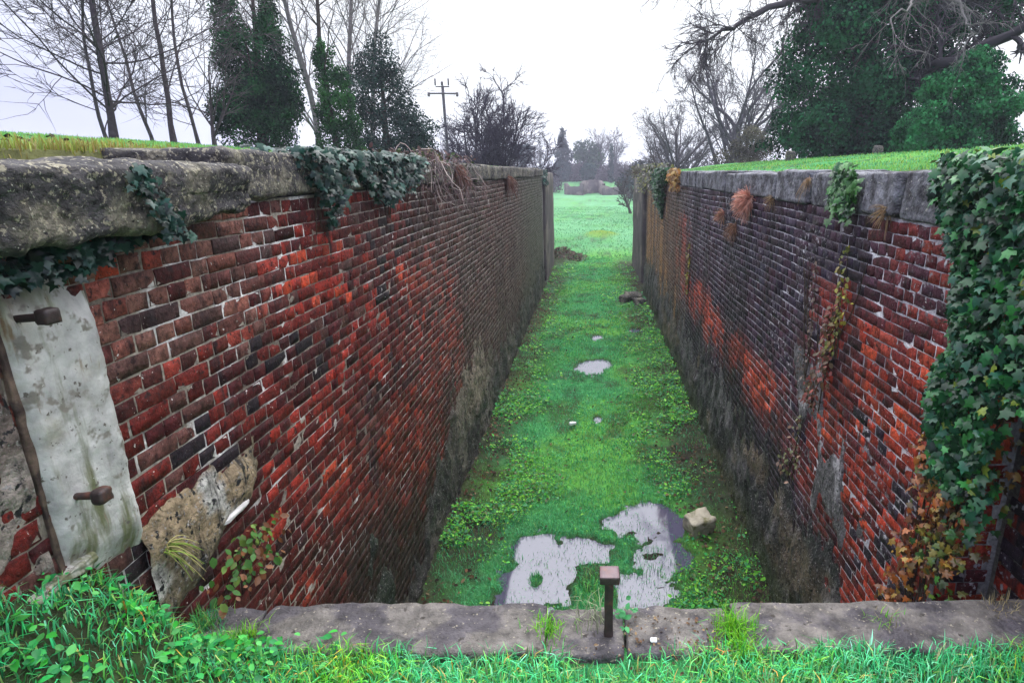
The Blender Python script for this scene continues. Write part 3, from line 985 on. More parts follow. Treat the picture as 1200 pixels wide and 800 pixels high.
def d_floor(x, y):
    mid = 1 - 0.5 * ss(0.55, 1.5, np.abs(x + 0.05 + 0.35 * fbm(x * 0.2, y * 0.7, 0, 23)))
    return np.clip(mid * (0.75 + 0.5 * fbm(x * 1.5, y * 1.5, 0, 25)) * (1 - 0.85 * mud(x, y)), 0.04, 1) * (1 - np.where((x > 0.3) & (y < 5.95), 0.45, 0.80) * ss(0.35, 0.95, wet(x, y)))


parts = []
for (n, ya, yb, hh, wd) in ((80000, 3.0, 8.0, 0.055, 0.005), (52000, 8.0, 15.0, 0.055, 0.009), (26000, 15.0, 30.0, 0.06, 0.018)):
    x, y = scatter(n, -1.68, 1.76, ya, yb, d_floor)
    P = np.stack([x, y, gh(x, y) - 0.004], -1)
    c = pick(LUSH + BLUE, len(x))
    mint = ss(0.0, 0.45, fbm(x * 1.3 + 5, y * 0.8, 0, 49))
    c = mixc(c, pick([(0.12, 0.50, 0.22), (0.09, 0.44, 0.17)], len(x)), mint * 0.75)
    g = ss(-0.2, 0.4, fbm(x * 0.8, y * 0.8, 0, 27))
    c = mixc(c, pick(LIME, len(x)), g * 0.55 * ss(0.3, 1.2, np.abs(x)))
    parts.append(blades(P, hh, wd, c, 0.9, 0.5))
x, y = scatter(42000, -11, 11, 29, 75, lambda x, y: (np.abs(x) < 1.9 + 0.45 * (y - 28)) * (0.6 + 0.4 * fbm(x, y, 0, 28)))
parts.append(blades(np.stack([x, y, gh(x, y)], -1), 0.10, 0.03, pick([(0.09, 0.34, 0.14), (0.11, 0.38, 0.16), (0.06, 0.27, 0.10), (0.13, 0.26, 0.06), (0.04, 0.16, 0.06)], len(x)), 0.9, 0.5))
V, F, C = join(parts)
tag(stuff('grass', mesh('grass', V, F, M_blade, C)), 'short wet green grass growing over the chamber floor', 'grass')

# turf of the two banks
parts = []
for (n, x0, x1, y0, y1, hh, wd) in ((30000, -6.5, -2.18, 0.8, 7, 0.055, 0.006), (26000, -10, -2.2, 5, 20, 0.06, 0.012), (20000, 2.5, 7, 1.8, 9, 0.045, 0.008), (22000, 2.4, 12, 7, 26, 0.05, 0.016), (8000, -9, -2.2, 18, 36, 0.07, 0.03), (22000, -3.6, -2.15, 0.8, 6, 0.075, 0.005), (9000, 2.45, 3.6, 2.5, 9, 0.05, 0.006)):
    x, y = scatter(n, x0, x1, y0, y1, lambda x, y: 0.8 + 0.4 * fbm(x, y, 0, 29))
    c = pick([(0.14, 0.40, 0.09), (0.20, 0.44, 0.07), (0.08, 0.33, 0.09), (0.11, 0.36, 0.14), (0.28, 0.40, 0.06)], len(x))
    c = mixc(c, pick([(0.26, 0.30, 0.04), (0.30, 0.20, 0.05)], len(x)), 0.85 * (1 - ss(0.0, 0.5, np.abs(x) - 2.35 + 0.25 * fbm(x, y * 2, 0, 30))))
    parts.append(blades(np.stack([x, y, gh(x, y) - 0.005], -1), hh, wd, c, 0.7, 0.5))
V, F, C = join(parts)
tag(stuff('grass', mesh('grass', V, F, M_blade, C)), 'green grass growing on top of both banks behind the copings', 'grass')

# long grass at the camera's feet
parts = []


def d_fore(x, y):
    bare = 1 - ss(0.5, 1.1, np.hypot((x - 0.10) / 0.30, (y - 2.02) / 0.10))
    bare2 = 1 - ss(0.5, 1.1, np.hypot((x - 0.38) / 0.13, (y - 1.95) / 0.10))
    return np.clip(0.85 + 0.5 * fbm(x * 4, y * 4, 0, 35) - 0.8 * bare - 0.85 * bare2, 0.02, 1)


x, y = scatter(30000, -1.74, 2.06, 1.30, 2.06, d_fore)
left = ss(-0.9, -1.4, x)
c = mixc(pick(LUSH, len(x)), pick(BLUE, len(x)), ss(-0.3, 0.5, fbm(x * 1.6, y * 3, 0, 36) + 0.5 * rng.standard_normal(len(x))))
c = mixc(c, pick(LIME, len(x)), ss(-0.1, 0.5, fbm(x * 2.2, y * 2, 0, 37) + 0.35 * rng.standard_normal(len(x))) * 0.8)
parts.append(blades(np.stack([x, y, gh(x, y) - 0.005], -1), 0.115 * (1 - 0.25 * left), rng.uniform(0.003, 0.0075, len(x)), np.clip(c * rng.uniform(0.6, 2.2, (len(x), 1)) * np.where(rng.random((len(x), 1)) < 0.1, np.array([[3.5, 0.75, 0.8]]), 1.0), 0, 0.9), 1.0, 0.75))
x, y = scatter(2600, -1.75, 2.1, 1.85, 2.04, lambda x, y: 0.8 + 0 * x)
parts.append(blades(np.stack([x, y, gh(x, y)], -1), 0.06, 0.0035, pick(BLUE + [(0.25, 0.22, 0.10)], len(x)), 1.0, 0.8))
# sedge standing in the shallow water and round its edge
x, y = scatter(9000, -1.2, 1.3, 4.6, 7.0, lambda x, y: np.where((wet(x, y) > 0.08) & (wet(x, y) < 0.6), 0.55, 0.0) + np.where((x > 0.1) & (y < 5.9 + 0.3 * fbm(x * 4, y * 4, 0, 38)) & (wet(x, y) > 0.3), 0.45 * ss(-0.1, 0.4, fbm(x * 6, y * 6, 0, 39)), 0) + 0.02 * (wet(x, y) > 0.3))
parts.append(blades(np.stack([x, y, gh(x, y)], -1), 0.085, 0.006, pick(LUSH + BLUE, len(x)), 0.9, 0.6))
# tufts out of the sill's joints and over its edge
for (cx, cy, n, hh, cl) in ((-1.47, 2.10, 160, 0.10, LIME), (0.62, 2.17, 260, 0.12, LIME), (0.62, 2.06, 200, 0.10, LIME), (-0.19, 2.18, 120, 0.09, LIME), (0.0, 2.25, 40, 0.15, [(0.3, 0.34, 0.2)]), (1.28, 2.2, 60, 0.09, LIME + [(0.3, 0.25, 0.12)]), (-1.72, 2.2, 260, 0.11, LUSH), (1.85, 2.3, 90, 0.1, [(0.32, 0.26, 0.12)]), (-1.55, 2.07, 300, 0.10, LUSH + LIME), (0.02, 5.15, 260, 0.12, LUSH)):
    x, y = rng.normal(cx, 0.04 if cy < 4 else 0.1, n), rng.normal(cy, 0.035 if cy < 4 else 0.15, n)
    zb = np.where(y > 2.05, 2.15, gh(x, y)) if cy < 4 else gh(x, y)
    parts.append(blades(np.stack([x, y, zb], -1), hh, 0.004 if cy < 4 else 0.007, pick(cl, n), 0.9, 0.6))
V, F, C = join(parts)
tag(stuff('grass', mesh('grass', V, F, M_blade, C)), 'long wet grass in front of the stone sill and in its joints', 'grass')

# broad-leaved weeds: little oval leaves
LV = np.array([[0, 0, 0], [0.30, -0.30, 0.05], [-0.30, -0.30, 0.05], [0, -0.42, -0.02], [0.26, -0.68, 0.03], [-0.26, -0.68, 0.03], [0, -1, -0.10]])
LF = np.array([[0, 3, 1], [0, 2, 3], [1, 3, 4], [2, 5, 3], [3, 6, 4], [3, 5, 6]])


def weeds(x, y, zoff, size, cols, j=0.2, z=None):
    n = len(x)
    P = np.stack([x, y, (gh(x, y) if z is None else z) + zoff], -1)
    nr = unit(np.stack([rng.normal(0, 0.45, n), rng.normal(-0.15, 0.45, n), np.ones(n)], -1))
    a = rng.uniform(0, 2 * np.pi, n)
    return bake(LV, LF, P, frame(nr, np.stack([np.cos(a), np.sin(a), -0.2 + 0 * a], -1)), size, pick(cols, n, j))


parts = []


def d_weed(x, y):
    e = ss(0.45, 1.3, np.abs(x + 0.05 + 0.35 * fbm(x * 0.2, y * 0.7, 0, 23)))
    return np.clip((0.05 + e) * ss(-0.25, 0.4, fbm(x * 2.0, y * 2.0, 0, 43)) * (1 - 0.9 * mud(x, y)), 0, 1) * (1 - ss(0.2, 0.5, wet(x, y)))


WC = [(0.06, 0.36, 0.03), (0.14, 0.46, 0.03), (0.03, 0.28, 0.06), (0.02, 0.18, 0.04), (0.20, 0.50, 0.04), (0.04, 0.24, 0.08), (0.10, 0.14, 0.04)]
for (n, ya, yb, sz) in ((70000, 3.2, 8.5, 0.026), (44000, 8.5, 16, 0.034), (15000, 16, 28, 0.055)):
    x, y = scatter(n, -1.7, 1.78, ya, yb, d_weed)
    parts.append(weeds(x, y, rng.uniform(0.01, 0.10, len(x)), np.where(rng.random(len(x)) < 0.12, 2.0, rng.uniform(0.6, 1.3, len(x))) * sz, WC))
V, F, C = join(parts)
tag(stuff('weeds', mesh('weeds', V, F, M_weed, C)), 'bright leafy weeds along both edges of the chamber floor', 'weeds')

parts = []
x, y = scatter(2600, -1.78, -1.05, 1.35, 2.12, lambda x, y: np.clip(0.25 + 0.9 * fbm(x * 5, y * 5, 0, 45), 0, 1))
parts.append(weeds(x, y, rng.uniform(0.015, 0.085, len(x)), rng.uniform(0.5, 1.3, len(x)) * 0.034, [(0.03, 0.34, 0.07), (0.05, 0.42, 0.05), (0.02, 0.24, 0.06), (0.10, 0.46, 0.10)]))
x, y = scatter(900, -1.0, 2.0, 1.5, 2.05, lambda x, y: np.clip(0.05 + 0.8 * fbm(x * 5, y * 5, 0, 46), 0, 1))
parts.append(weeds(x, y, rng.uniform(0.01, 0.05, len(x)), rng.uniform(0.5, 1.2, len(x)) * 0.026, [(0.03, 0.22, 0.04), (0.05, 0.26, 0.03)]))
x, y = rng.normal(0.135, 0.035, 22), rng.normal(2.24, 0.03, 22)
parts.append(weeds(x, y, rng.uniform(0.0, 0.07, 22), 0.036, [(0.05, 0.30, 0.09), (0.04, 0.24, 0.07)], z=np.full(22, 2.155)))
V, F, C = join(parts)
tag(stuff('weeds', mesh('weeds', V, F, M_weed, C)), 'clover and small leafy weeds among the grass before the sill', 'weeds')

parts = []
x, y = scatter(16000, -1.7, 1.75, 3, 26, lambda x, y: (0.05 + 0.8 * mud(x, y)) * (wet(x, y) < 0.12))
parts.append(weeds(x, y, rng.uniform(0.01, 0.075, len(x)), rng.uniform(0.6, 1.3, len(x)) * 0.05, [(0.06, 0.035, 0.02), (0.10, 0.05, 0.025), (0.03, 0.02, 0.015), (0.16, 0.11, 0.06)]))
x, y = scatter(1500, -2.4, 0.0, 28.2, 32, lambda x, y: 1 - ss(0.4, 1.0, np.hypot((x + 1.3) / 1.3, (y - 29.6) / 2.4)))
parts.append(weeds(x, y, 0.03, rng.uniform(0.6, 1.3, len(x)) * 0.13, [(0.06, 0.04, 0.03), (0.12, 0.08, 0.06), (0.025, 0.018, 0.016)]))
x, y = scatter(500, -0.25, 0.6, 1.9, 2.25, lambda x, y: 0.7 + 0 * x)
parts.append(weeds(x, y, 0.004, rng.uniform(0.4, 1.2, len(x)) * 0.018, [(0.16, 0.09, 0.05), (0.08, 0.05, 0.03), (0.26, 0.18, 0.10)], z=np.where(y > 2.05, np.where(x < 0.14, 2.145, 2.175), gh(x, y))))
x, y = scatter(260, -3.6, -2.0, 2.2, 4.5, lambda x, y: 0.6 + 0 * x)
parts.append(weeds(x, y, 0.05, rng.uniform(0.6, 1.3, len(x)) * 0.03, [(0.05, 0.03, 0.02), (0.02, 0.016, 0.014)]))
V, F, C = join(parts)
tag(stuff('fallen_leaves', mesh('fallen_leaves', V, F, M_dry, C)), 'dead brown leaves scattered on the floor and the sill', 'leaves')

# ------------------------------------------------------------------ ivy and wall plants
IVV = np.array([[0, -0.38, 0.05], [0, 0, 0], [0.22, 0.14, -0.03], [0.50, -0.04, -0.07], [0.30, -0.26, 0.0], [0.46, -0.52, -0.08], [0.18, -0.58, 0.0], [0, -1.0, -0.12],
                [-0.18, -0.58, 0.0], [-0.46, -0.52, -0.08], [-0.30, -0.26, 0.0], [-0.50, -0.04, -0.07], [-0.22, 0.14, -0.03]])
IVF = np.array([[0, i, i + 1] for i in range(1, 12)] + [[0, 12, 1]])[:, [0, 2, 1]]
LEAF_ME = []
for _k in range(6):
    _v = IVV.copy()
    _v[:, 0] *= 0.85 + 0.08 * _k / 2
    _v += np.random.default_rng(_k).normal(0, 0.025, _v.shape)
    LEAF_ME.append(mesh('ivy_leaf', _v, IVF, M_leaf))


def ivy(name, label, cat, P, nrm, size, cols, limit=300, group=None, stems=None, spread=0.6, shape='ivy', down=1.0):
    n = len(P)
    nr = unit(nrm + rng.normal(0, spread, (n, 3)) + np.array([0, -0.25, 0.3]))
    tip = np.stack([rng.normal(0, 0.5, n), rng.normal(0, 0.5, n), np.full(n, -down)], -1)
    ROT = frame(nr, tip)
    S = size * rng.uniform(0.4, 1.3, n)
    root = thing(name, label, cat, tuple(P[np.argmin(P[:, 2])]), group)
    d = np.linalg.norm(P - np.array([0, 0, EYE]), axis=1)
    front = np.sum((P - P.mean(0)) * nrm, -1)
    score = S / d + 0.012 * front / max(front.std(), 1e-6)
    part = np.zeros(n, bool)
    if limit:
        part[np.argsort(-score)[:limit]] = True
    from mathutils import Matrix
    for i in np.nonzero(part)[0]:
        o = put('leaf', LEAF_ME[i % 6], root, tuple(P[i]))
        o.rotation_euler = Matrix(ROT[i].tolist()).to_euler()
        o.scale = (S[i],) * 3
        o['tint'] = [float(v) for v in cols[i]]
    r = np.nonzero(~part)[0]
    if len(r):
        tv, tf = (IVV, IVF) if shape == 'ivy' else (LV, LF)
        V, F, C = bake(tv, tf, P[r], ROT[r], S[r], cols[r], 0.12)
        stuff('foliage', mesh('foliage', V, F, M_leaf if shape == 'ivy' else M_weed, C), root)
    if stems is not None:
        V, F = tubes(*stems)
        stuff('stem', mesh('stem', V, F, M_bark, np.full((len(V), 3), (0.06, 0.045, 0.03))), root)
    return root


def wander(starts, step, n, drift, jit, r0, r1, sides=4):
    B = len(starts)
    P = np.zeros((B, n, 3))
    P[:, 0] = starts
    d = np.repeat(np.array(drift, float)[None], B, 0)
    for i in range(1, n):
        d = d + rng.normal(0, 1, (B, 3)) * np.array(jit)
        d = 0.75 * d + 0.25 * np.array(drift)
        P[:, i] = P[:, i - 1] + unit(d) * step
    return P, np.repeat(np.linspace(r0, r1, n)[None], B, 0), sides


IVY = [(0.008, 0.052, 0.016), (0.012, 0.085, 0.024), (0.005, 0.028, 0.011), (0.025, 0.14, 0.030), (0.016, 0.085, 0.045)]
# great ivy at the near end of the sooty wall, turning to autumn leaf low down
n = 8200
yy = rng.uniform(1.95, 3.35, n)
zz = rng.uniform(2.15, 4.17, n)
edge = 3.12 - 0.10 * (4.1 - zz) + 0.10 * fbm(zz * 3, zz * 0, 0, 151) - 0.18 * np.exp(-((zz - 3.3) / 0.22) ** 2)
lowlim = 2.62 + 0.25 * fbm(yy * 4, yy * 0, 0, 152)
k = (yy < edge) & (zz > lowlim)
k &= ~((yy < 2.36) & (zz < 3.15))
yy, zz = yy[k], zz[k]
th = 0.02 + 0.13 * rng.random(len(yy)) ** 0.7 * ss(0, 0.25, edge[k] - yy)
onface = yy > 2.72
P = np.stack([RX - th - 0.05 * ss(3.6, 4.05, zz), yy, zz], -1)
# over the coping as well
m = 700
P2 = np.stack([rng.uniform(RX - 0.1, RX + 0.75, m), rng.uniform(1.9, 3.25, m), 4.12 + 0.06 * rng.random(m)], -1)
cols = pick(IVY, len(P), 0.25)
cols = np.where(rng.random((len(P), 1)) < 0.02, np.array([[0.16, 0.22, 0.03]]), cols)
P = np.concatenate([P, P2])
cols = np.concatenate([cols, pick(IVY + [(0.10, 0.16, 0.03)], m, 0.25)])
nr = np.tile([-1.0, -0.1, 0.25], (len(P), 1))
nr[-m:] = (-0.3, -0.3, 1.0)
st = wander(np.stack([np.full(16, RX - 0.02), rng.uniform(2.62, 2.82, 16), np.full(16, 2.0)], -1), 0.09, 20, (0, 0, 1), (0.02, 0.15, 0.1), 0.008, 0.004)
ivy('ivy', 'thick glossy dark green ivy hanging over near end of the sooty wall', 'ivy', P, nr, 0.050, cols, stems=st)

n = 3800
zz = rng.uniform(1.55, 2.75, n)
yy = rng.uniform(2.2, 3.25, n)
edge = 2.98 + 0.10 * fbm(zz * 4, zz * 0, 0, 153) + 0.08 * (2.4 - zz)
k = (yy < edge) & (rng.random(n) < 0.25 + 0.75 * ss(1.75, 2.6, zz)) & (rng.random(n) < 0.25 + 0.75 * ss(-0.2, 0.3, fbm(yy * 6, zz * 5, 0, 154))) & ((zz > 2.1) | (yy > 2.45)) & ~((yy < 2.45) & (zz < 2.45))
yy, zz = yy[k], zz[k]
P = np.stack([np.where(yy > 2.42, RX - 0.015 - 0.09 * rng.random(len(yy)), REC - 0.02), yy, zz], -1)
m3 = 420
zr = rng.uniform(2.16, 3.95, m3)
xr = rng.uniform(RX - 0.03, REC + 0.02, m3)
kr = rng.random(m3) < 0.45 + 0.5 * ss(2.3, 2.9, zr)
P = np.concatenate([P, np.stack([xr, 2.735 - 0.08 * rng.random(m3), zr], -1)[kr]])
yy, zz = P[:, 1], P[:, 2]
aut = np.maximum(ss(0.0, 0.5, fbm(P[:, 0] * 7 + yy * 5, zz * 5, 0, 155)), ss(2.75, 3.1, zz))
cols = mixc(pick([(0.22, 0.075, 0.015), (0.34, 0.10, 0.02), (0.11, 0.045, 0.02), (0.26, 0.16, 0.03)], len(yy)), pick([(0.03, 0.11, 0.02), (0.09, 0.15, 0.02), (0.02, 0.07, 0.02)], len(yy)), aut)
ivy('ivy', 'orange and olive autumn ivy below the thick green ivy on the sooty wall', 'ivy', P, np.tile([-1.0, -0.15, 0.2], (len(P), 1)), 0.042, cols, limit=300,
    stems=wander(np.stack([np.full(12, RX - 0.01), rng.uniform(2.78, 2.95, 12), np.full(12, 1.5)], -1), 0.07, 15, (0, 0, 1), (0.02, 0.15, 0.1), 0.006, 0.003))

# small ivy clump on the coping
n = 420
a = rng.normal(0, 1, (n, 2))
P = np.stack([RX - 0.05 - 0.05 * rng.random(n), 4.33 + 0.10 * a[:, 0], np.clip(3.97 + 0.085 * a[:, 1], 3.72, 4.14)], -1)
ivy('ivy', 'small round clump of green ivy growing on the grey coping blocks', 'ivy', P, np.tile([-1.0, -0.2, 0.3], (n, 1)), 0.055, pick([(0.04, 0.13, 0.03), (0.07, 0.17, 0.05), (0.02, 0.07, 0.025)], n), limit=200)
# dark ivy far along the same wall
n = 1500
yy = rng.normal(15.9, 0.55, n)
zz = 4.18 - 1.25 * rng.random(n) ** 0.9 * np.exp(-((yy - 15.9) / 0.7) ** 2)
P = np.stack([RX - 0.02 - 0.22 * rng.random(n) * ss(2.9, 3.6, zz), yy, zz], -1)
ivy('ivy', 'dark green ivy clump draped over the far part of the sooty wall', 'ivy', P, np.tile([-1.0, -0.4, 0.3], (n, 1)), 0.085, pick([(0.01, 0.06, 0.015), (0.02, 0.09, 0.02), (0.008, 0.035, 0.012)], n), limit=0)
# grey-green bramble with yellowing leaves at the wall's far end
n = 2600
yy = rng.uniform(16.3, 24.5, n)
zz = 4.32 - rng.random(n) ** 1.5 * (0.6 + 0.5 * fbm(yy, yy * 0, 0, 161))
P = np.stack([RX - 0.25 * rng.random(n) + 0.3 * (rng.random(n) < 0.3), yy, zz], -1)
ivy('bramble_bush', 'grey green bramble with yellowing leaves on the far end of the sooty wall', 'bramble', P, np.tile([-1.0, -0.6, 0.5], (n, 1)), 0.10, pick([(0.13, 0.13, 0.10), (0.09, 0.10, 0.07), (0.18, 0.19, 0.05), (0.06, 0.08, 0.04), (0.20, 0.18, 0.16)], n), limit=0, shape='oval',
    stems=wander(np.stack([rng.uniform(RX - 0.1, RX + 0.3, 40), rng.uniform(16.5, 24, 40), np.full(40, 4.0)], -1), 0.12, 9, (-0.5, 0, 0.3), (0.4, 0.4, 0.4), 0.008, 0.003))
n = 260
P = np.stack([RX - 0.15 * rng.random(n), rng.normal(13.2, 0.22, n), 4.17 - 0.42 * rng.random(n)], -1)
ivy('fern', 'rust orange fern hanging between dark ivy clump and first grey coping block', 'fern', P, np.tile([-1.0, -0.4, 0.4], (n, 1)), 0.10, pick([(0.28, 0.12, 0.02), (0.18, 0.10, 0.03), (0.32, 0.2, 0.04)], n), limit=0, shape='oval')
# creepers climbing the brickwork
def creeper(label, y0, z0, z1, n, cols, size, lean=0.0, sp=0.05):
    t = rng.random(n) ** 0.8
    y_ = y0 + lean * t + rng.normal(0, sp, n) * (0.4 + t) + 0.06 * np.sin(t * 9)
    P = np.stack([RX - 0.02 - 0.05 * rng.random(n), y_, z1 + (z0 - z1) * t], -1)
    ivy('creeper', label, 'creeper', P, np.tile([-1.0, -0.2, 0.2], (n, 1)), size, pick(cols, n, 0.25), limit=0, group='creepers on the sooty wall', shape='oval',
        stems=wander(np.stack([np.full(3, RX - 0.012), np.full(3, y0 + lean) + rng.normal(0, sp, 3), np.full(3, z0)], -1), (z1 - z0) / 13, 14, (0, -lean * 0.6, 1), (0.0, 0.25, 0.05), 0.006, 0.003))


RED = [(0.28, 0.08, 0.06), (0.20, 0.05, 0.04), (0.14, 0.10, 0.05), (0.10, 0.06, 0.03)]
YEL = [(0.26, 0.24, 0.03), (0.14, 0.16, 0.03), (0.20, 0.15, 0.05)]
creeper('reddish brown creeper climbing the middle of the sooty wall', 4.32, 2.25, 3.15, 340, RED, 0.042, 0.25, 0.07)
creeper('yellow green creeper strand just above the reddish creeper', 4.18, 2.75, 3.6, 130, YEL, 0.036, 0.12, 0.03)
creeper('thin brown creeper strand rising beside the reddish creeper', 4.72, 2.4, 3.45, 110, [(0.16, 0.12, 0.09), (0.09, 0.06, 0.05)], 0.032, 0.1, 0.03)
creeper('thin yellow creeper strand on the distant part of the sooty wall', 11.1, 1.9, 2.85, 90, YEL, 0.055, 0.05, 0.03)
creeper('sparse creeper low on the sooty wall near the puddle', 4.75, 1.35, 2.1, 90, [(0.14, 0.15, 0.06), (0.2, 0.12, 0.08)], 0.04, 0.3, 0.09)


# dry tufts
def tuft(label, c, out_, n, ln, cols, name='grass_tuft', cat='grass tuft', spread=0.8, wd=0.004, drop=0.55, group=None):
    d = unit(np.array(out_, float)[None] + rng.normal(0, spread, (n, 3)))
    L_ = ln * rng.uniform(0.5, 1.2, (n, 1))
    t = np.linspace(0, 1, 5)[None, :, None]
    base = np.array(c)[None] + rng.normal(0, ln * 0.12, (n, 3)) * np.array([0.2, 1, 0.6])
    Pp = base[:, None] + d[:, None] * L_[:, None] * t + np.array([0, 0, -1.0])[None, None] * drop * L_[:, None] * t ** 2
    V, F = tubes(Pp, np.repeat(np.linspace(wd, wd * 0.25, 5)[None], n, 0), 3)
    C = np.repeat(pick(cols, n, 0.2), 15, 0)
    me = mesh(name, V - np.array(c), F, M_dry, C)
    return tag(put(name, me, None, tuple(c)), label, cat, group)


PINK = [(0.85, 0.44, 0.32), (0.75, 0.36, 0.26), (0.88, 0.56, 0.42), (0.58, 0.26, 0.18)]
TAN = [(0.42, 0.30, 0.17), (0.34, 0.22, 0.12), (0.25, 0.16, 0.08)]
tuft('large salmon pink dry grass tuft below the coping of the sooty wall', (RX - 0.02, 7.1, 3.78), (-0.6, -0.2, 0.1), 1100, 0.19, PINK, drop=0.3, wd=0.0045, spread=1.1, group='dry tufts on the sooty wall')
tuft('small peach coloured dry tuft beside the large pink one', (RX, 8.5, 3.52), (-0.7, -0.2, 0.0), 260, 0.14, PINK + TAN, drop=0.3, group='dry tufts on the sooty wall')
tuft('lowest brownish dry tuft under the large pink one', (RX, 7.75, 3.42), (-0.7, -0.2, -0.3), 150, 0.16, [(0.36, 0.2, 0.12), (0.26, 0.14, 0.09)], group='dry tufts on the sooty wall')
tuft('straw coloured dry tuft between small ivy clump and the thick ivy', (RX - 0.02, 3.75, 3.86), (-0.5, 0.3, 0.1), 110, 0.12, TAN, spread=1.2, wd=0.0025, group='dry tufts on the sooty wall')
tuft('straw coloured dry tuft in the joint past the small ivy clump', (RX - 0.02, 5.17, 4.02), (-0.4, 0.0, 0.2), 45, 0.09, TAN, spread=0.6, drop=1.3, wd=0.0025, group='dry tufts on the sooty wall')
tuft('pale straw tuft under the coping beside the large pink tuft', (RX - 0.01, 6.2, 3.83), (-0.5, 0.4, -0.1), 70, 0.10, TAN, spread=1.1, wd=0.0025, group='dry tufts on the sooty wall')
RUST = [(0.18, 0.085, 0.065), (0.12, 0.065, 0.05), (0.22, 0.13, 0.10)]
tuft('rusty dead fern at the coping beside the dead bramble', (LX + 0.03, 7.9, 4.1), (0.3, 0, 0.25), 260, 0.20, RUST, 'dead_fern', 'fern', wd=0.007, drop=0.8, group='dead ferns on the red wall')
tuft('rusty dead fern furthest along the red wall', (LX + 0.03, 12.6, 3.95), (0.3, 0, 0.0), 220, 0.22, RUST, 'dead_fern', 'fern', wd=0.010, drop=0.8, group='dead ferns on the red wall')
tuft('yellowish dry tuft on the bank edge above the dead bramble', (LX - 0.15, 7.4, 4.2), (0.1, 0, 0.8), 160, 0.22, [(0.3, 0.24, 0.08), (0.2, 0.2, 0.05)], wd=0.005, drop=0.4)
tuft('dry straw tuft at the foot of the pale pilaster', (LX + 0.03, 2.12, 2.62), (0.6, 0.6, 0.2), 40, 0.12, [(0.45, 0.40, 0.16), (0.2, 0.3, 0.05)], wd=0.003, drop=0.8)

# ivy over the red wall's coping
n = 3800
yy = rng.uniform(3.62, 6.1, n)
zz = rng.uniform(3.4, 4.3, n)
low = 4.02 - 0.10 * fbm(yy * 2.5, yy * 0, 0, 171) - 0.36 * np.exp(-((yy - 4.0) / 0.16) ** 2) - 0.10 * np.exp(-((yy - 5.2) / 0.6) ** 2)
k = zz > low
yy, zz = yy[k], zz[k]
P = np.stack([LX + 0.04 + 0.12 * rng.random(len(yy)) * ss(3.7, 4.0, zz), yy, np.minimum(zz, 4.21)], -1)
top = rng.random(len(P)) < 0.3
P[top, 0] = rng.uniform(LX - 0.35, LX + 0.15, top.sum())
P[top, 2] = 4.18 + 0.06 * rng.random(top.sum())
nr = np.tile([1.0, -0.3, 0.35], (len(P), 1))
nr[top] = (0.3, -0.3, 1.0)
IVB = [(0.006, 0.030, 0.018), (0.010, 0.048, 0.028), (0.022, 0.075, 0.055), (0.005, 0.018, 0.013)]
ivy('ivy', 'dark glossy ivy draped over the coping of the red wall', 'ivy', P, nr, 0.058, pick(IVB, len(P), 0.25), stems=wander(np.stack([np.full(8, LX + 0.03), rng.uniform(3.8, 6, 8), np.full(8, 4.1)], -1), 0.06, 8, (0, 0, -1), (0.02, 0.4, 0.1), 0.006, 0.003))
# ivy below and over the big near coping stone
n = 560
yy = rng.uniform(1.35, 2.35, n)
zz = 3.90 - 0.11 * rng.random(n) * (1 - ss(1.9, 2.3, yy)) - 0.03
P = np.stack([LX + 0.02 + 0.10 * rng.random(n), yy, zz], -1)
m = 110
t = rng.random(m)
P2 = np.stack([LX + 0.215 + 0.015 * rng.random(m), 2.10 + 0.16 * t + rng.normal(0, 0.03, m), 4.10 - 0.25 * t], -1)
P = np.concatenate([P, P2])
nr = np.tile([1.0, -0.5, 0.2], (len(P), 1))
ivy('ivy', 'sparse blackish ivy hanging under the biggest coping stone above the pilaster', 'ivy', P, nr, 0.038, pick(IVB, len(P), 0.25) * 0.8, limit=300)
n = 170
P = np.stack([LX - 0.02 + 0.07 * rng.random(n), rng.normal(23.0, 0.3, n), 4.16 - 0.5 * rng.random(n)], -1)
ivy('ivy', 'dark ivy at the top of the far gate groove of the red wall', 'ivy', P, np.tile([1.0, -0.6, 0.2], (n, 1)), 0.12, pick(IVB, n), limit=0)
# plants sprouting at the foot of the patch
n = 130
P = np.stack([LX + 0.03 + 0.13 * rng.random(n), rng.normal(2.52, 0.13, n), 2.2 + 0.22 * rng.random(n)], -1)
ivy('wall_plant', 'small green plant sprouting under the cement patch by the sill', 'plant', P, np.tile([1.0, -0.4, 0.7], (n, 1)), 0.042, pick([(0.05, 0.16, 0.02), (0.12, 0.2, 0.03), (0.2, 0.08, 0.03)], n), limit=0, shape='oval',
    stems=wander(np.stack([np.full(9, LX + 0.01), rng.uniform(2.4, 2.66, 9), np.full(9, 2.15)], -1), 0.03, 9, (0.4, 0, 0.8), (0.2, 0.4, 0.2), 0.003, 0.0015))

# dead bramble tangle
B = 130
s0 = np.stack([rng.uniform(LX - 0.3, LX + 0.05, B), rng.uniform(6.2, 8.8, B), rng.uniform(4.12, 4.32, B)], -1)
t1 = wander(s0, 0.055, 15, (0.25, 0.05, -0.75), (0.25, 0.6, 0.45), 0.0055, 0.002, 4)
BR = thing('dead_bramble', 'tangle of bare dead bramble stems hanging from the red wall', 'bramble', (LX, 7.4, 4.15))
V, F = tubes(*t1)
V[:, 0] = np.maximum(V[:, 0], np.where(V[:, 2] < 4.0, LX + 0.012, -9))
stuff('dead_stems', mesh('dead_stems', V, F, M_twig, np.repeat(pick([(0.22, 0.17, 0.16), (0.30, 0.25, 0.22), (0.12, 0.08, 0.08)], B), 60, 0)), BR)
n = 900
yy = rng.normal(7.2, 0.8, n)
P = np.stack([rng.uniform(LX - 0.4, LX + 0.1, n), yy, 4.30 - 0.42 * rng.random(n) ** 1.4], -1)
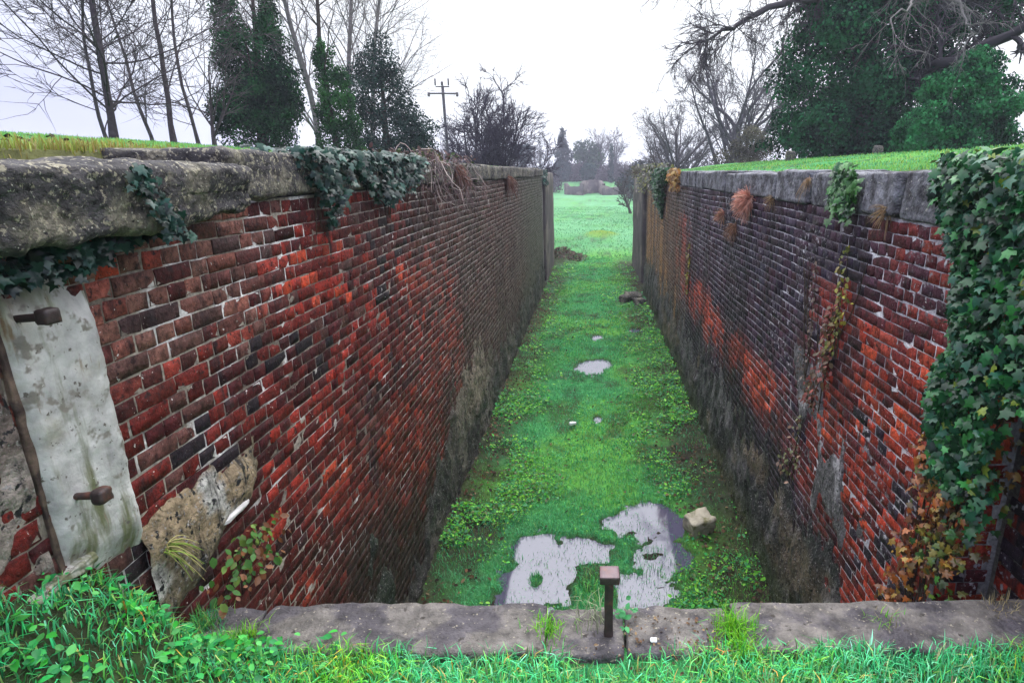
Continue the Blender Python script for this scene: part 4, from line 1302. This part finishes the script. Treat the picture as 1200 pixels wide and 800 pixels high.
nr = unit(rng.normal(0, 1, (n, 3)) + np.array([1, -0.5, 0.5]))
V, F, C = bake(LV, LF, P, frame(nr, rng.normal(0, 1, (n, 3)) + np.array([0, 0, -0.8])), rng.uniform(0.03, 0.07, n), pick([(0.10, 0.055, 0.05), (0.16, 0.11, 0.10), (0.05, 0.035, 0.03), (0.05, 0.07, 0.03)], n))
stuff('dead_leaves', mesh('dead_leaves', V, F, M_dry, C), BR)

# ------------------------------------------------------------------ trees
def grow(base, H, r0, lv, lean=(0, 0, 0), bark=(0.05, 0.04, 0.04), seed=1, sides=(8, 5, 3, 3, 3), split=2):
    """levels: dicts n (points), k (children), a (angle), l (length ratio), w (wiggle), up, t0. -> trunk (V,F,C), twigs (V,F,C), tips"""
    g = np.random.default_rng(seed)
    P = np.array(base, float)[None]
    D = unit(np.array([[lean[0], lean[1], 1.0]]))
    Ln = np.array([H])
    Rr = np.array([r0])
    res = []
    for li, q in enumerate(lv):
        B, n = len(P), q['n']
        pts = np.zeros((B, n, 3))
        pts[:, 0] = P
        d = D.copy()
        for i in range(1, n):
            d = unit(d + g.normal(0, q['w'], (B, 3)) + np.array([0, 0, q['up']]))
            pts[:, i] = pts[:, i - 1] + d * (Ln / (n - 1))[:, None]
        rad = Rr[:, None] * np.linspace(1, q.get('taper', 0.25), n)[None]
        if li == 0:
            rad[:, 0] *= 1.35
        res.append(tubes(pts, rad, sides[li]))
        if li == len(lv) - 1:
            break
        k = q['k']
        t = g.uniform(q['t0'], 1.0, (B, k))
        t = np.sort(t, 1)
        f = t * (n - 1)
        i0 = np.minimum(f.astype(int), n - 2)
        fr = (f - i0)[..., None]
        bi = np.arange(B)[:, None]
        S = pts[bi, i0] * (1 - fr) + pts[bi, i0 + 1] * fr
        T = unit(pts[bi, i0 + 1] - pts[bi, i0])
        rr = rad[bi, i0]
        az = g.uniform(0, 2 * np.pi, (B, 1)) + np.arange(k)[None] * 2.4 + g.normal(0, 0.4, (B, k))
        ref = np.where(np.abs(T[..., 2:3]) > 0.8, np.array([1.0, 0, 0]), np.array([0, 0, 1.0]))
        u = unit(np.cross(T, ref))
        v = np.cross(T, u)
        an = g.normal(q['a'], 0.18, (B, k))[..., None]
        nd = T * np.cos(an) + (u * np.cos(az)[..., None] + v * np.sin(az)[..., None]) * np.sin(an)
        P = S.reshape(-1, 3)
        D = unit(nd.reshape(-1, 3))
        Ln = (Ln[:, None] * q['l'] * (1.15 - q.get('fall', 0.55) * t) * g.uniform(0.7, 1.2, (B, k))).ravel()
        Rr = np.minimum(rr * q.get('rr', 0.55), rr * 0.8).ravel()
        Rr = np.maximum(Rr * g.uniform(0.75, 1.1, Rr.shape), q.get('rmin', 0.003))
    col = np.array(bark)
    a = join([(V, F, np.broadcast_to(col, V.shape) * (1 + 0.1 * g.standard_normal((len(V), 1)))) for V, F in res[:split]])
    b = join([(V, F, np.broadcast_to(col * 1.15, V.shape) * (1 + 0.1 * g.standard_normal((len(V), 1)))) for V, F in res[split:]]) if len(res) > split else None
    return a, b, pts[:, -1]


def bare_tree(label, x, y, H, r0, lv, group, **kw):
    z = float(gh(x, y)) - 0.1
    a, b, _ = grow((x, y, z), H, r0, lv, **kw)
    o = thing('bare_tree', label, 'tree', (x, y, z), group)
    put('trunk', mesh('trunk', np.asarray(a[0]), a[1], M_bark, a[2], True), o)
    if b:
        stuff('twigs', mesh('twigs', b[0], b[1], M_twig, b[2]), o)
    return o


DI = np.array([[0, 0, 0], [0.33, -0.5, 0.06], [0, -1, -0.08], [-0.33, -0.5, 0.06]])
DF = np.array([[0, 2, 1], [0, 3, 2]])


def cloud(lobes, n, size, cols, seed=1, shell=0.55, outw=0.8, down=0.5, gap=0.0, gscale=1.2, sub=6):
    """leaves spread through ellipsoid lobes (cx,cy,cz,rx,ry,rz)"""
    g = np.random.default_rng(seed)
    lobes = np.array(lobes, float)
    if sub:
        ex = np.repeat(lobes, sub, 0)
        dd = unit(g.normal(0, 1, (len(ex), 3)))
        sc = g.uniform(0.28, 0.55, (len(ex), 1))
        ex[:, :3] += dd * ex[:, 3:] * g.uniform(0.75, 1.1, (len(ex), 1))
        ex[:, 3:] *= sc
        lobes = np.concatenate([lobes, ex])
    vol = (lobes[:, 3] * lobes[:, 4] * lobes[:, 5]) ** 0.7
    k = g.choice(len(lobes), n, p=vol / vol.sum())
    d = unit(g.normal(0, 1, (n, 3)))
    r = shell + (1.05 - shell) * g.random(n) ** 0.6
    r *= 1 + 0.22 * fbm(d[:, 0] * 2.2 + k * 3.7, d[:, 1] * 2.2, d[:, 2] * 2.2, seed + 5, 3)
    P = lobes[k, :3] + d * lobes[k, 3:] * r[:, None]
    cl = fbm(P[:, 0] * gscale, P[:, 1] * gscale, P[:, 2] * gscale, seed + 9, 3)
    keep = cl > -1.0 + gap
    P, d, k, cl = P[keep], d[keep], k[keep], cl[keep]
    n = len(P)
    cols = np.array(cols)
    c = mixc(cols[0], cols[1], ss(-0.5, 0.6, cl + 0.25 * g.standard_normal(n))) * (1 + 0.2 * g.standard_normal((n, 1)))
    nr = unit(d * outw + g.normal(0, 0.6, (n, 3)))
    tip = g.normal(0, 0.7, (n, 3)) + np.array([0, 0, -down])
    return bake(DI, DF, P, frame(nr, tip), size * g.uniform(0.6, 1.3, n), np.clip(c, 0.003, 0.6))


def leafy_tree(name, label, cat, x, y, lobes, n, size, cols, group=None, trunk=None, bark=(0.05, 0.04, 0.035), **kw):
    z = float(gh(x, y)) - 0.1
    o = thing(name, label, cat, (x, y, z), group)
    lob = [(x + a, y + b, z + c, d, e, f) for a, b, c, d, e, f in lobes]
    V, F, C = cloud(lob, n, size, cols, **kw)
    stuff('foliage', mesh('foliage', V, F, M_crown, C), o)
    th, tr = trunk or (max(l[2] for l in lobes), 0.16)
    lv = [dict(n=9, k=9, a=0.7, l=0.35, w=0.05, up=0.06, t0=0.25, rr=0.4), dict(n=6, k=4, a=0.6, l=0.5, w=0.12, up=0.03, t0=0.3), dict(n=4, w=0.15, up=0.0)]
    a, b, _ = grow((x, y, z), th, tr, lv, bark=bark, seed=kw.get('seed', 1), split=3)
    put('trunk', mesh('trunk', a[0], a[1], M_bark, a[2], True), o)
    return o


# slim bare saplings and trees on the bank above the red wall
GA = 'bare trees on the bank above the red wall'
SL = lambda k=11, a=0.95, ln=0.42: [dict(n=14, k=2 * k + 4, a=a, l=ln, w=0.055, up=0.03, t0=0.07, rr=0.30, taper=0.3, fall=0.4), dict(n=10, k=8, a=0.65, l=0.48, w=0.11, up=0.035, t0=0.12, rmin=0.008), dict(n=7, k=5, a=0.6, l=0.55, w=0.13, up=0.03, t0=0.15, rmin=0.0065), dict(n=5, w=0.14, up=0.02)]
bare_tree('tallest slim bare tree with dark forking trunk, nearest the picture edge of its row', -9.5, 12.6, 7.0, 0.07, SL(15), GA, lean=(0.02, 0, 0), bark=(0.045, 0.035, 0.04), seed=11)
bare_tree('bare tree with a curving trunk standing second in the row', -9.7, 14.7, 7.0, 0.06, SL(13), GA, lean=(-0.05, 0, 0), bark=(0.06, 0.045, 0.05), seed=12)
bare_tree('thin leaning bare sapling behind the tallest bare tree', -10.6, 13.9, 4.2, 0.04, SL(8), GA, lean=(-0.18, 0, 0), bark=(0.06, 0.05, 0.055), seed=13)
bare_tree('thin bare sapling between the two dark trunked bare trees', -11.0, 15.9, 4.8, 0.045, SL(9), GA, lean=(-0.1, 0, 0), bark=(0.07, 0.055, 0.06), seed=14)
bare_tree('upright thin bare tree right beside the twin topped ivy tree', -10.36, 16.7, 7.0, 0.045, SL(12), GA, lean=(0.0, 0, 0), bark=(0.075, 0.06, 0.065), seed=15)
bare_tree('low bushy bare shrub at the foot of the twin topped ivy tree', -9.3, 15.6, 2.0, 0.05, [dict(n=6, k=12, a=0.6, l=0.9, w=0.05, up=0.03, t0=0.0, rr=0.5), dict(n=8, k=6, a=0.6, l=0.5, w=0.12, up=0.04, t0=0.2, rmin=0.006), dict(n=5, k=4, a=0.6, l=0.5, w=0.12, up=0.02, t0=0.2, rmin=0.004), dict(n=4, w=0.1, up=0)], GA, bark=(0.07, 0.055, 0.06), seed=16)
bare_tree('pale tall bare tree just behind the twin topped ivy tree', -9.7, 22.4, 9.0, 0.11, SL(14, 0.6), GA, bark=(0.16, 0.14, 0.14), seed=17)
bare_tree('pale tall bare tree behind the slender ivy column', -9.2, 24.6, 9.5, 0.11, SL(16, 0.6), GA, lean=(0.03, 0, 0), bark=(0.18, 0.155, 0.15), seed=18)
bare_tree('pale bare tree leaning over the dome shaped evergreen', -9.6, 27.5, 9.0, 0.12, SL(16, 0.8, 0.5), GA, lean=(0.12, 0, 0), bark=(0.17, 0.15, 0.15), seed=19)

IVT = [(0.005, 0.024, 0.012), (0.022, 0.10, 0.030)]
leafy_tree('ivy_clad_tree', 'ivy smothered tree with two separate leafy tops', 'tree', -9.79, 18.8,
           [(-0.1, 0, 0.9, 1.05, 1.0, 1.0), (0.15, 0, 1.7, 1.0, 0.9, 0.95), (-0.35, 0, 2.6, 0.7, 0.6, 0.9), (0.55, 0, 2.7, 0.62, 0.55, 0.9), (-0.5, 0, 3.6, 0.36, 0.35, 0.7), (0.68, 0, 3.5, 0.34, 0.34, 0.7), (-0.56, 0, 4.4, 0.22, 0.24, 0.6), (0.74, 0, 4.2, 0.20, 0.22, 0.5), (-0.75, 0.2, 1.4, 0.55, 0.5, 0.7), (0.8, -0.2, 1.3, 0.6, 0.5, 0.7)],
           46000, 0.08, IVT, seed=21, gscale=1.5, shell=0.4)
leafy_tree('ivy_clad_tree', 'slender column of ivy round a bare trunk', 'tree', -7.55, 18.8,
           [(0, 0, 0.6, 0.62, 0.55, 0.7), (0.05, 0, 1.3, 0.55, 0.5, 0.7), (-0.05, 0, 2.0, 0.42, 0.4, 0.6), (-0.12, 0, 2.6, 0.26, 0.26, 0.5), (-0.2, 0, 3.0, 0.14, 0.14, 0.35)], 14000, 0.07, [(0.01, 0.045, 0.015), (0.035, 0.13, 0.03)], trunk=(6.5, 0.10), seed=22, gscale=2.5)
leafy_tree('evergreen_tree', 'dark dome shaped evergreen at the end of the left bank row', 'tree', -7.5, 23.2,
           [(0, 0, 1.0, 1.35, 1.2, 1.1), (-0.05, 0, 2.2, 1.15, 1.0, 1.1), (-0.1, 0, 3.2, 0.8, 0.8, 0.8), (0.85, 0, 0.8, 0.8, 0.7, 0.8)], 20000, 0.09, [(0.010, 0.028, 0.022), (0.028, 0.062, 0.045)], seed=23, gscale=2.0)

# utility pole
UX, UY = -8.3, 36.5
uz = float(gh(UX, UY)) - 0.2
UP = thing('utility_pole', 'wooden utility pole with crossarm and insulators beyond the left bank', 'utility pole', (UX, UY, uz))
V, F, c_ = cyl((UX, UY, uz), (UX - 0.12, UY, 8.75), 0.08, 10, 6)
put('pole', mesh('pole', V, [F, np.array(c_)], M_pole, None, True), UP)
V, F = box_vf(UX - 0.95, UX + 0.75, UY - 0.16, UY - 0.08, 8.30, 8.38)
put('crossarm', mesh('crossarm', V, F, M_pole), UP)
V, F = box_vf(UX - 0.50, UX + 0.26, UY - 0.05, UY + 0.01, 8.68, 8.74)
put('crossarm', mesh('crossarm', V, F, M_pole), UP)
for dx, zz0, hh in ((-0.9, 8.18, 0.22), (0.7, 8.18, 0.22), (-0.5, 8.76, 0.36), (0.24, 8.76, 0.36), (-0.12, 8.76, 0.2)):
    V, F, c_ = cyl((UX + dx, UY - 0.1, zz0), (UX + dx, UY - 0.1, zz0 + hh), 0.07 if hh < 0.3 else 0.045, 8, 4)
    put('insulator', mesh('insulator', V, [F, np.array(c_)], M_pole, None, True), UP)

# the spreading bare tree in the middle distance
BIG = lambda k=13, a=0.75: [dict(n=6, k=k, a=a, l=1.75, w=0.05, up=0.03, t0=0.15, rr=0.42, fall=0.2, taper=0.5), dict(n=12, k=11, a=0.75, l=0.36, w=0.09, up=0.025, t0=0.2, rr=0.5, rmin=0.02), dict(n=8, k=7, a=0.6, l=0.5, w=0.13, up=0.02, t0=0.15, rmin=0.016), dict(n=6, k=5, a=0.6, l=0.5, w=0.15, up=0.0, t0=0.15, rmin=0.013), dict(n=4, w=0.15, up=0)]
bare_tree('dark spreading bare tree of many stems standing alone beside the utility pole', -6.2, 36.5, 1.6, 0.34,
          [dict(n=5, k=20, a=0.33, l=3.9, w=0.03, up=0.02, t0=0.1, rr=0.36, fall=0.15, taper=0.7), dict(n=14, k=12, a=0.7, l=0.34, w=0.075, up=0.03, t0=0.25, rr=0.5, fall=0.5, rmin=0.03, taper=0.2),
           dict(n=8, k=8, a=0.6, l=0.52, w=0.13, up=0.01, t0=0.15, rmin=0.02), dict(n=6, k=6, a=0.6, l=0.5, w=0.15, up=0.0, t0=0.15, rmin=0.014), dict(n=4, w=0.15, up=0)], None, lean=(0.12, 0, 0), bark=(0.020, 0.014, 0.028), seed=31)

# trees on the far side
GB = 'bare trees behind the sooty wall'
FAR = lambda k=13, a=0.6: [dict(n=7, k=k, a=a, l=1.15, w=0.05, up=0.03, t0=0.2, rr=0.55, fall=0.35, taper=0.5), dict(n=10, k=9, a=0.6, l=0.42, w=0.09, up=0.03, t0=0.2, rr=0.5, rmin=0.024), dict(n=7, k=7, a=0.6, l=0.5, w=0.13, up=0.02, t0=0.15, rmin=0.018), dict(n=5, k=5, a=0.6, l=0.55, w=0.15, up=0.0, t0=0.15, rmin=0.015), dict(n=4, w=0.15, up=0)]
bare_tree('rounded grey bare tree at the tip of the right bank', 7.9, 57, 5.2, 0.36, FAR(18, .6), GB, bark=(0.07, 0.06, 0.065), seed=41)
bare_tree('taller bare tree between the rounded bare tree and the huge evergreen', 9.3, 43, 7.2, 0.4, FAR(16, .65), GB, bark=(0.085, 0.075, 0.085), seed=42)
leafy_tree('shrub', 'greyish brown shrub under the taller bare tree by the huge evergreen', 'shrub', 8.9, 36, [(0, 0, 0.8, 1.6, 1.2, 1.0), (0.6, 0, 1.9, 1.2, 1.0, 1.0), (-0.6, 0, 1.8, 0.9, 0.8, 0.9), (0.1, 0, 2.7, 0.9, 0.8, 0.8)], 15000, 0.11, [(0.05, 0.045, 0.03), (0.13, 0.12, 0.08)], trunk=(1.6, 0.1), seed=43)

# the huge ivy-laden evergreen and the limbs that reach out of it
HX, HY = 8.9, 22.0
hz = float(gh(HX, HY)) - 0.1
HT = thing('evergreen_tree', 'huge dark ivy laden tree with bare limbs reaching out overhead', 'tree', (HX, HY, hz))
lob = [(-0.9, 0.3, 1.2, 1.5, 1.3, 1.3), (0.3, 0, 1.0, 1.8, 1.5, 1.3), (-0.6, 0, 3.0, 1.9, 1.7, 1.6), (1.1, 0, 2.8, 1.8, 1.6, 1.7), (0.2, 0, 5.0, 2.3, 2.0, 1.7), (2.2, 0.4, 4.9, 1.8, 1.6, 1.3), (-1.0, 0, 5.2, 1.4, 1.4, 1.3), (1.2, 0, 7.0, 2.3, 2.1, 1.8), (3.4, 0.5, 6.3, 1.6, 1.5, 1.0), (1.0, 0.6, 1.0, 2.6, 1.2, 1.1), (3.9, 0.6, 4.6, 1.3, 1.2, 0.8), (4.6, 0.8, 6.6, 1.2, 1.2, 0.8), (2.4, -0.9, 6.0, 1.5, 1.0, 1.0), (3.6, -0.6, 5.5, 1.2, 0.9, 0.8), (1.0, -1.0, 5.6, 1.4, 0.9, 1.2), (4.6, -0.3, 5.4, 0.9, 0.8, 0.6), (0.4, 0.4, 0.6, 2.6, 1.3, 0.9), (2.6, 0.5, 3.2, 1.2, 1.2, 1.2)]
V, F, C = cloud([(HX + a, HY + b, hz + c, d, e, f) for a, b, c, d, e, f in lob], 120000, 0.125, [(0.005, 0.032, 0.016), (0.028, 0.15, 0.055)], seed=51, shell=0.4, gap=0.25, gscale=1.5)
stuff('foliage', mesh('foliage', V, F, M_crown, C), HT)
a, b, _ = grow((HX + 0.4, HY, hz), 9, 0.5, [dict(n=10, k=12, a=0.8, l=0.45, w=0.04, up=0.04, t0=0.2, rr=0.45), dict(n=8, k=6, a=0.6, l=0.5, w=0.12, up=0.02, t0=0.2), dict(n=5, w=0.12, up=0)], bark=(0.05, 0.045, 0.04), seed=52, split=3)
put('trunk', mesh('trunk', a[0], a[1], M_bark, a[2], True), HT)


def limb(pts, r0, r1, bark, seed, kids, klen, name='limb', droop=-0.04, sub=7):
    """a bent bough along given points with twigs all along it"""
    g = np.random.default_rng(seed)
    pts = np.array(pts, float)
    t = np.linspace(0, len(pts) - 1, 16)
    Q = np.stack([np.interp(t, np.arange(len(pts)), pts[:, i]) for i in range(3)], -1)
    Q[1:-1] += g.normal(0, 0.06, (14, 3))
    res = [tubes(Q[None], np.linspace(r0, r1, 16)[None], 7)]
    P = Q[g.integers(2, 16, kids)]
    D = unit(unit(Q[-1] - Q[0])[None] * 0.8 + g.normal(0, 0.6, (kids, 3)))
    Ln = klen * g.uniform(0.5, 1.2, kids)
    Rr = np.full(kids, max(r1 * 0.7, 0.012))
    for lv_, (n, kk) in enumerate(((8, sub), (6, 5), (4, 0))):
        B = len(P)
        pp = np.zeros((B, n, 3))
        pp[:, 0] = P
        d = D
        for i in range(1, n):
            d = unit(d + g.normal(0, 0.16, (B, 3)) + np.array([0, 0, droop]))
            pp[:, i] = pp[:, i - 1] + d * (Ln / (n - 1))[:, None]
        res.append(tubes(pp, Rr[:, None] * np.linspace(1, 0.4, n)[None], 3))
        if not kk:
            break
        ii = g.integers(1, n, (B, kk))
        bi = np.arange(B)[:, None]
        S = pp[bi, ii]
        T = unit(pp[bi, ii] - pp[bi, ii - 1])
        P = S.reshape(-1, 3)
        D = unit((T + g.normal(0, 0.5, T.shape)).reshape(-1, 3))
        Ln = np.repeat(Ln, kk) * 0.5 * g.uniform(0.6, 1.2, B * kk)
        Rr = np.maximum(np.repeat(Rr, kk) * 0.6, 0.006)
    V, F, _ = join([(V, F, None) for V, F in res])
    put(name, mesh(name, V, F, M_twig, np.broadcast_to(np.array(bark), V.shape)), HT)


limb([(HX - 0.6, HY, 9.6), (6.6, 21.0, 9.3), (5.3, 20.6, 8.9), (4.2, 20.4, 8.3), (3.3, 20.2, 7.9)], 0.15, 0.03, (0.06, 0.05, 0.055), 61, 44, 1.5)
limb([(HX - 0.6, HY, 10.6), (6.4, 21.0, 10.6), (4.6, 20.6, 10.2), (3.2, 20.4, 9.7)], 0.12, 0.03, (0.07, 0.06, 0.065), 62, 40, 1.5)
limb([(HX + 0.2, HY - 0.5, 10.0), (9.0, 18.6, 9.0), (8.3, 17.6, 8.3), (7.7, 17.2, 7.8)], 0.06, 0.014, (0.15, 0.14, 0.13), 63, 16, 1.2, droop=-0.1, sub=4)
limb([(HX + 1.2, HY - 0.5, 9.8), (9.8, 18.2, 8.6), (9.9, 17.4, 7.8), (9.6, 17.0, 7.2)], 0.055, 0.014, (0.14, 0.13, 0.125), 64, 16, 1.1, droop=-0.12, sub=4)
limb([(HX + 1.0, HY, hz + 2.6), (10.6, 19.2, 7.2), (11.8, 18.0, 7.9), (13.6, 17.4, 8.6)], 0.17, 0.12, (0.035, 0.03, 0.035), 65, 16, 1.3, droop=0.02)
limb([(HX + 1.2, HY, 9.0), (11.4, 19.5, 9.0), (13.0, 18.6, 9.4), (14.5, 18.0, 9.6)], 0.14, 0.05, (0.06, 0.055, 0.06), 66, 26, 1.4)

leafy_tree('evergreen_bush', 'lighter green spreading evergreen bush in front of the huge dark tree', 'bush', 10.3, 17.9,
           [(0, 0, 0.6, 1.2, 1.0, 0.8), (-0.8, 0, 1.0, 0.8, 0.8, 0.55), (0.5, 0, 1.4, 1.1, 0.9, 0.55), (-0.2, 0, 1.95, 0.95, 0.8, 0.5), (0.35, 0, 2.5, 0.6, 0.55, 0.4), (1.1, 0, 1.9, 0.5, 0.5, 0.35), (-0.9, 0, 0.5, 0.7, 0.7, 0.5), (0.8, 0, 0.6, 0.7, 0.7, 0.5)], 36000, 0.10, [(0.006, 0.05, 0.020), (0.040, 0.22, 0.070)], trunk=(2.4, 0.12), seed=53, shell=0.5, gap=0.45, gscale=2.2)
# two weathered stubs on the grass below it
for k, (sx, sy) in enumerate(((7.9, 17.5), (5.8, 18.5))):
    sz = float(gh(sx, sy))
    tag(put('boundary_stone', block_me('boundary_stone', (-0.13, -0.09, -0.15), (0.13, 0.09, 0.28), M_stone_dark, 5, 0.07, 0.03, 5, 500 + k), None, (sx, sy, sz), (0.05, 0.08, 0.3)),
        ['small grey standing stone on the grass below the lighter green bush', 'small grey standing stone on the grass below the huge dark tree'][k], 'stone', 'standing stones on the right bank')

# ------------------------------------------------------------------ the far end: ruined walls and distant trees
def arc_wall(label, pts, z0, z1, seed):
    pts = np.array(pts, float)
    t = np.linspace(0, len(pts) - 1, 30)
    Q = np.stack([np.interp(t, np.arange(len(pts)), pts[:, i]) for i in range(3)], -1)
    nrm = np.stack([-np.gradient(Q[:, 1]), np.gradient(Q[:, 0])], -1)
    nrm = unit(nrm)
    rows = []
    for off in (0.0, 0.6):
        for top in (0, 1):
            z = np.where(top, Q[:, 2] + 0.15 * fbm(t * 2, t * 0, 0, seed), z0)
            rows.append(np.stack([Q[:, 0] + nrm[:, 0] * off, Q[:, 1] + nrm[:, 1] * off, z], -1))
    V = np.concatenate(rows)
    n = 30
    i = np.arange(n - 1)
    F = np.concatenate([np.stack([i, i + 1, n + i + 1, n + i], -1), np.stack([n + i, n + i + 1, 3 * n + i + 1, 3 * n + i], -1), np.stack([3 * n + i, 3 * n + i + 1, 2 * n + i + 1, 2 * n + i], -1),
                        np.array([[0, n, 3 * n, 2 * n], [n - 1, 2 * n - 1, 4 * n - 1, 3 * n - 1]])])
    c = np.array([Q[:, 0].mean(), Q[:, 1].mean(), z0])
    tag(put('ruined_wall', mesh('ruined_wall', V - c, F, M_far_wall), None, tuple(c)), label, 'ruined wall', 'ruined walls at the far end')


arc_wall('low ruined wing wall with curved end, left half of the far pair', [(-5.3, 117, 2.15), (-4.6, 114.5, 1.75), (-3.6, 113, 1.5), (-1.6, 112.6, 1.9)], -0.2, 1.7, 601)
arc_wall('low ruined wing wall with curved end, right half of the far pair', [(1.9, 112.6, 1.9), (3.6, 113, 1.4), (5.2, 114, 1.6), (7.0, 117, 2.15)], -0.2, 1.7, 602)
arc_wall('pale brown ruined wall standing back between the two far wing walls', [(-1.7, 114.0, 2.2), (-0.9, 118, 2.6), (1.2, 119, 2.6), (1.8, 114.0, 2.1)], -0.2, 2.3, 603)
GC = 'distant trees beyond the far walls'


def far_tree(name, label, x, y, lobes, n, size, cols, seed):
    leafy_tree(name, label, 'tree', x, y, lobes, n, size, cols, group=GC, trunk=(max(l[2] for l in lobes) * 0.9, 0.3), seed=seed, gscale=0.5)


DG = [(0.012, 0.03, 0.026), (0.03, 0.065, 0.05)]
far_tree('conifer_tree', 'narrow pointed dark conifer in the distant tree line', -6.4, 135, [(0, 0, 2.5, 1.9, 1.9, 2.6), (0, 0, 5.5, 1.5, 1.5, 2.2), (0, 0, 8, 1.0, 1.0, 1.8), (0.1, 0, 10, 0.5, 0.5, 1.3)], 3500, 0.5, [(0.02, 0.03, 0.032), (0.04, 0.06, 0.06)], 71)
far_tree('evergreen_tree', 'rounded green tree in the middle of the distant tree line', -0.9, 140, [(0, 0, 6.5, 2.8, 2.5, 2.4), (-0.8, 0, 4.5, 2.6, 2.4, 2.0), (1.4, 0, 4.6, 2.2, 2.2, 2.0)], 4200, 0.5, [(0.025, 0.055, 0.03), (0.06, 0.12, 0.05)], 72)
far_tree('evergreen_tree', 'small dark round evergreen in front of the distant rounded green tree', -0.8, 131, [(0, 0, 2.8, 1.7, 1.6, 1.6), (0, 0, 1.6, 1.3, 1.3, 1.3)], 2200, 0.4, [(0.008, 0.03, 0.026), (0.02, 0.055, 0.04)], 73)
far_tree('ivy_clad_tree', 'thin dark ivy covered trunk in the distant tree line', 4.0, 133, [(0, 0, 2, 0.6, 0.6, 2.4), (0, 0, 5.5, 0.5, 0.5, 2.2)], 1300, 0.35, DG, 74)
far_tree('evergreen_tree', 'broad dark tree at the near end of the distant tree line', 7.0, 92, [(0, 0, 2.0, 2.6, 2.3, 1.8), (0.6, 0, 4.2, 2.3, 2.0, 1.7), (-1.2, 0, 3.2, 1.6, 1.5, 1.4), (1.9, 0, 2.4, 1.8, 1.6, 1.8)], 6500, 0.32, [(0.012, 0.022, 0.022), (0.035, 0.055, 0.045)], 75)
far_tree('conifer_tree', 'flat topped hazy pine left of the distant conifer', -14.5, 128, [(0, 0, 3.0, 1.0, 1.0, 2.0), (0, 0, 6, 2.2, 2.0, 1.2), (0.5, 0, 7.6, 1.6, 1.5, 0.8)], 2600, 0.5, [(0.03, 0.05, 0.06), (0.05, 0.08, 0.085)], 76)
FT = lambda k=10: [dict(n=6, k=k, a=0.55, l=0.75, w=0.05, up=0.03, t0=0.2, rr=0.55, fall=0.35, taper=0.5), dict(n=7, k=8, a=0.6, l=0.45, w=0.09, up=0.03, t0=0.2, rr=0.5, rmin=0.05), dict(n=5, k=6, a=0.6, l=0.5, w=0.13, up=0.02, t0=0.15, rmin=0.035), dict(n=4, w=0.15, up=0)]
for k, (x, y, H, lab) in enumerate(((-10, 120, 6.5, 'distant grey bare tree just left of the narrow conifer'), (-20, 125, 6, 'distant grey bare tree beyond the lone spreading tree'), (-27, 122, 5.5, 'distant grey bare tree behind the utility pole'),
                                    (5.2, 138, 7.5, 'tall faint bare tree behind the thin ivy covered trunk'), (2.0, 141, 8.0, 'tall faint bare tree behind the rounded green tree'), (10.5, 98, 6.5, 'bare grey tree behind the broad dark distant tree'), (13, 84, 5.5, 'bare grey tree nearest the rounded bare tree of the right bank'), (-33, 118, 5.2, 'distant grey bare tree furthest along the left horizon'))):
    bare_tree(lab, x, y, H, 0.28, FT(12), GC, bark=(0.10, 0.09, 0.10), seed=80 + k)
# the brushwood that closes the view
g = np.random.default_rng(90)
lob = []
for k in range(190):
    x = g.uniform(-42, 22) if k < 70 else (g.uniform(-9, 12) if k < 120 else g.uniform(-46, -8))
    hs = 0.75 if x < -8 else 1.0
    yb = g.uniform(136, 150) if -9 < x < 12 else g.uniform(118, 140)
    if x > 12:
        yb = g.uniform(95, 110)
    zb = float(gh(x, yb))
    lob.append((x, yb, zb - 0.6 + g.uniform(0.8, 2.4), g.uniform(2, 3.6), 2, hs * g.uniform(1.6, 3.0)))
V, F, C = cloud(lob, 90000, 0.40, [(0.055, 0.043, 0.052), (0.115, 0.092, 0.10)], seed=91, shell=0.2, gscale=0.4)
tag(stuff('woods', mesh('woods', V, F, M_crown, C)), 'grey brown winter brushwood closing the view beyond the far walls', 'woods')
# sapling with a few yellow leaves by the right bank
sx, sy = 3.9, 62.0
bare_tree('small leaning sapling standing on the far green by the right bank', sx, sy, 2.6, 0.14, FT(8), None, lean=(-0.3, 0, 0), bark=(0.05, 0.04, 0.035), seed=97)

# ------------------------------------------------------------------ winter haze
hv, hf = box_vf(-300, 300, -80, 640, -2.0, 24)
hm = bpy.data.materials.new('thin_haze')
hm.use_nodes = True
hm.node_tree.nodes.clear()
ho = hm.node_tree.nodes.new('ShaderNodeOutputMaterial')
hp = hm.node_tree.nodes.new('ShaderNodeVolumePrincipled')
hp.inputs['Color'].default_value = (0.86, 0.87, 1.0, 1)
hp.inputs['Density'].default_value = 0.0013
hm.node_tree.links.new(hp.outputs[0], ho.inputs['Volume'])
stuff('haze', mesh('haze', hv, hf, hm))
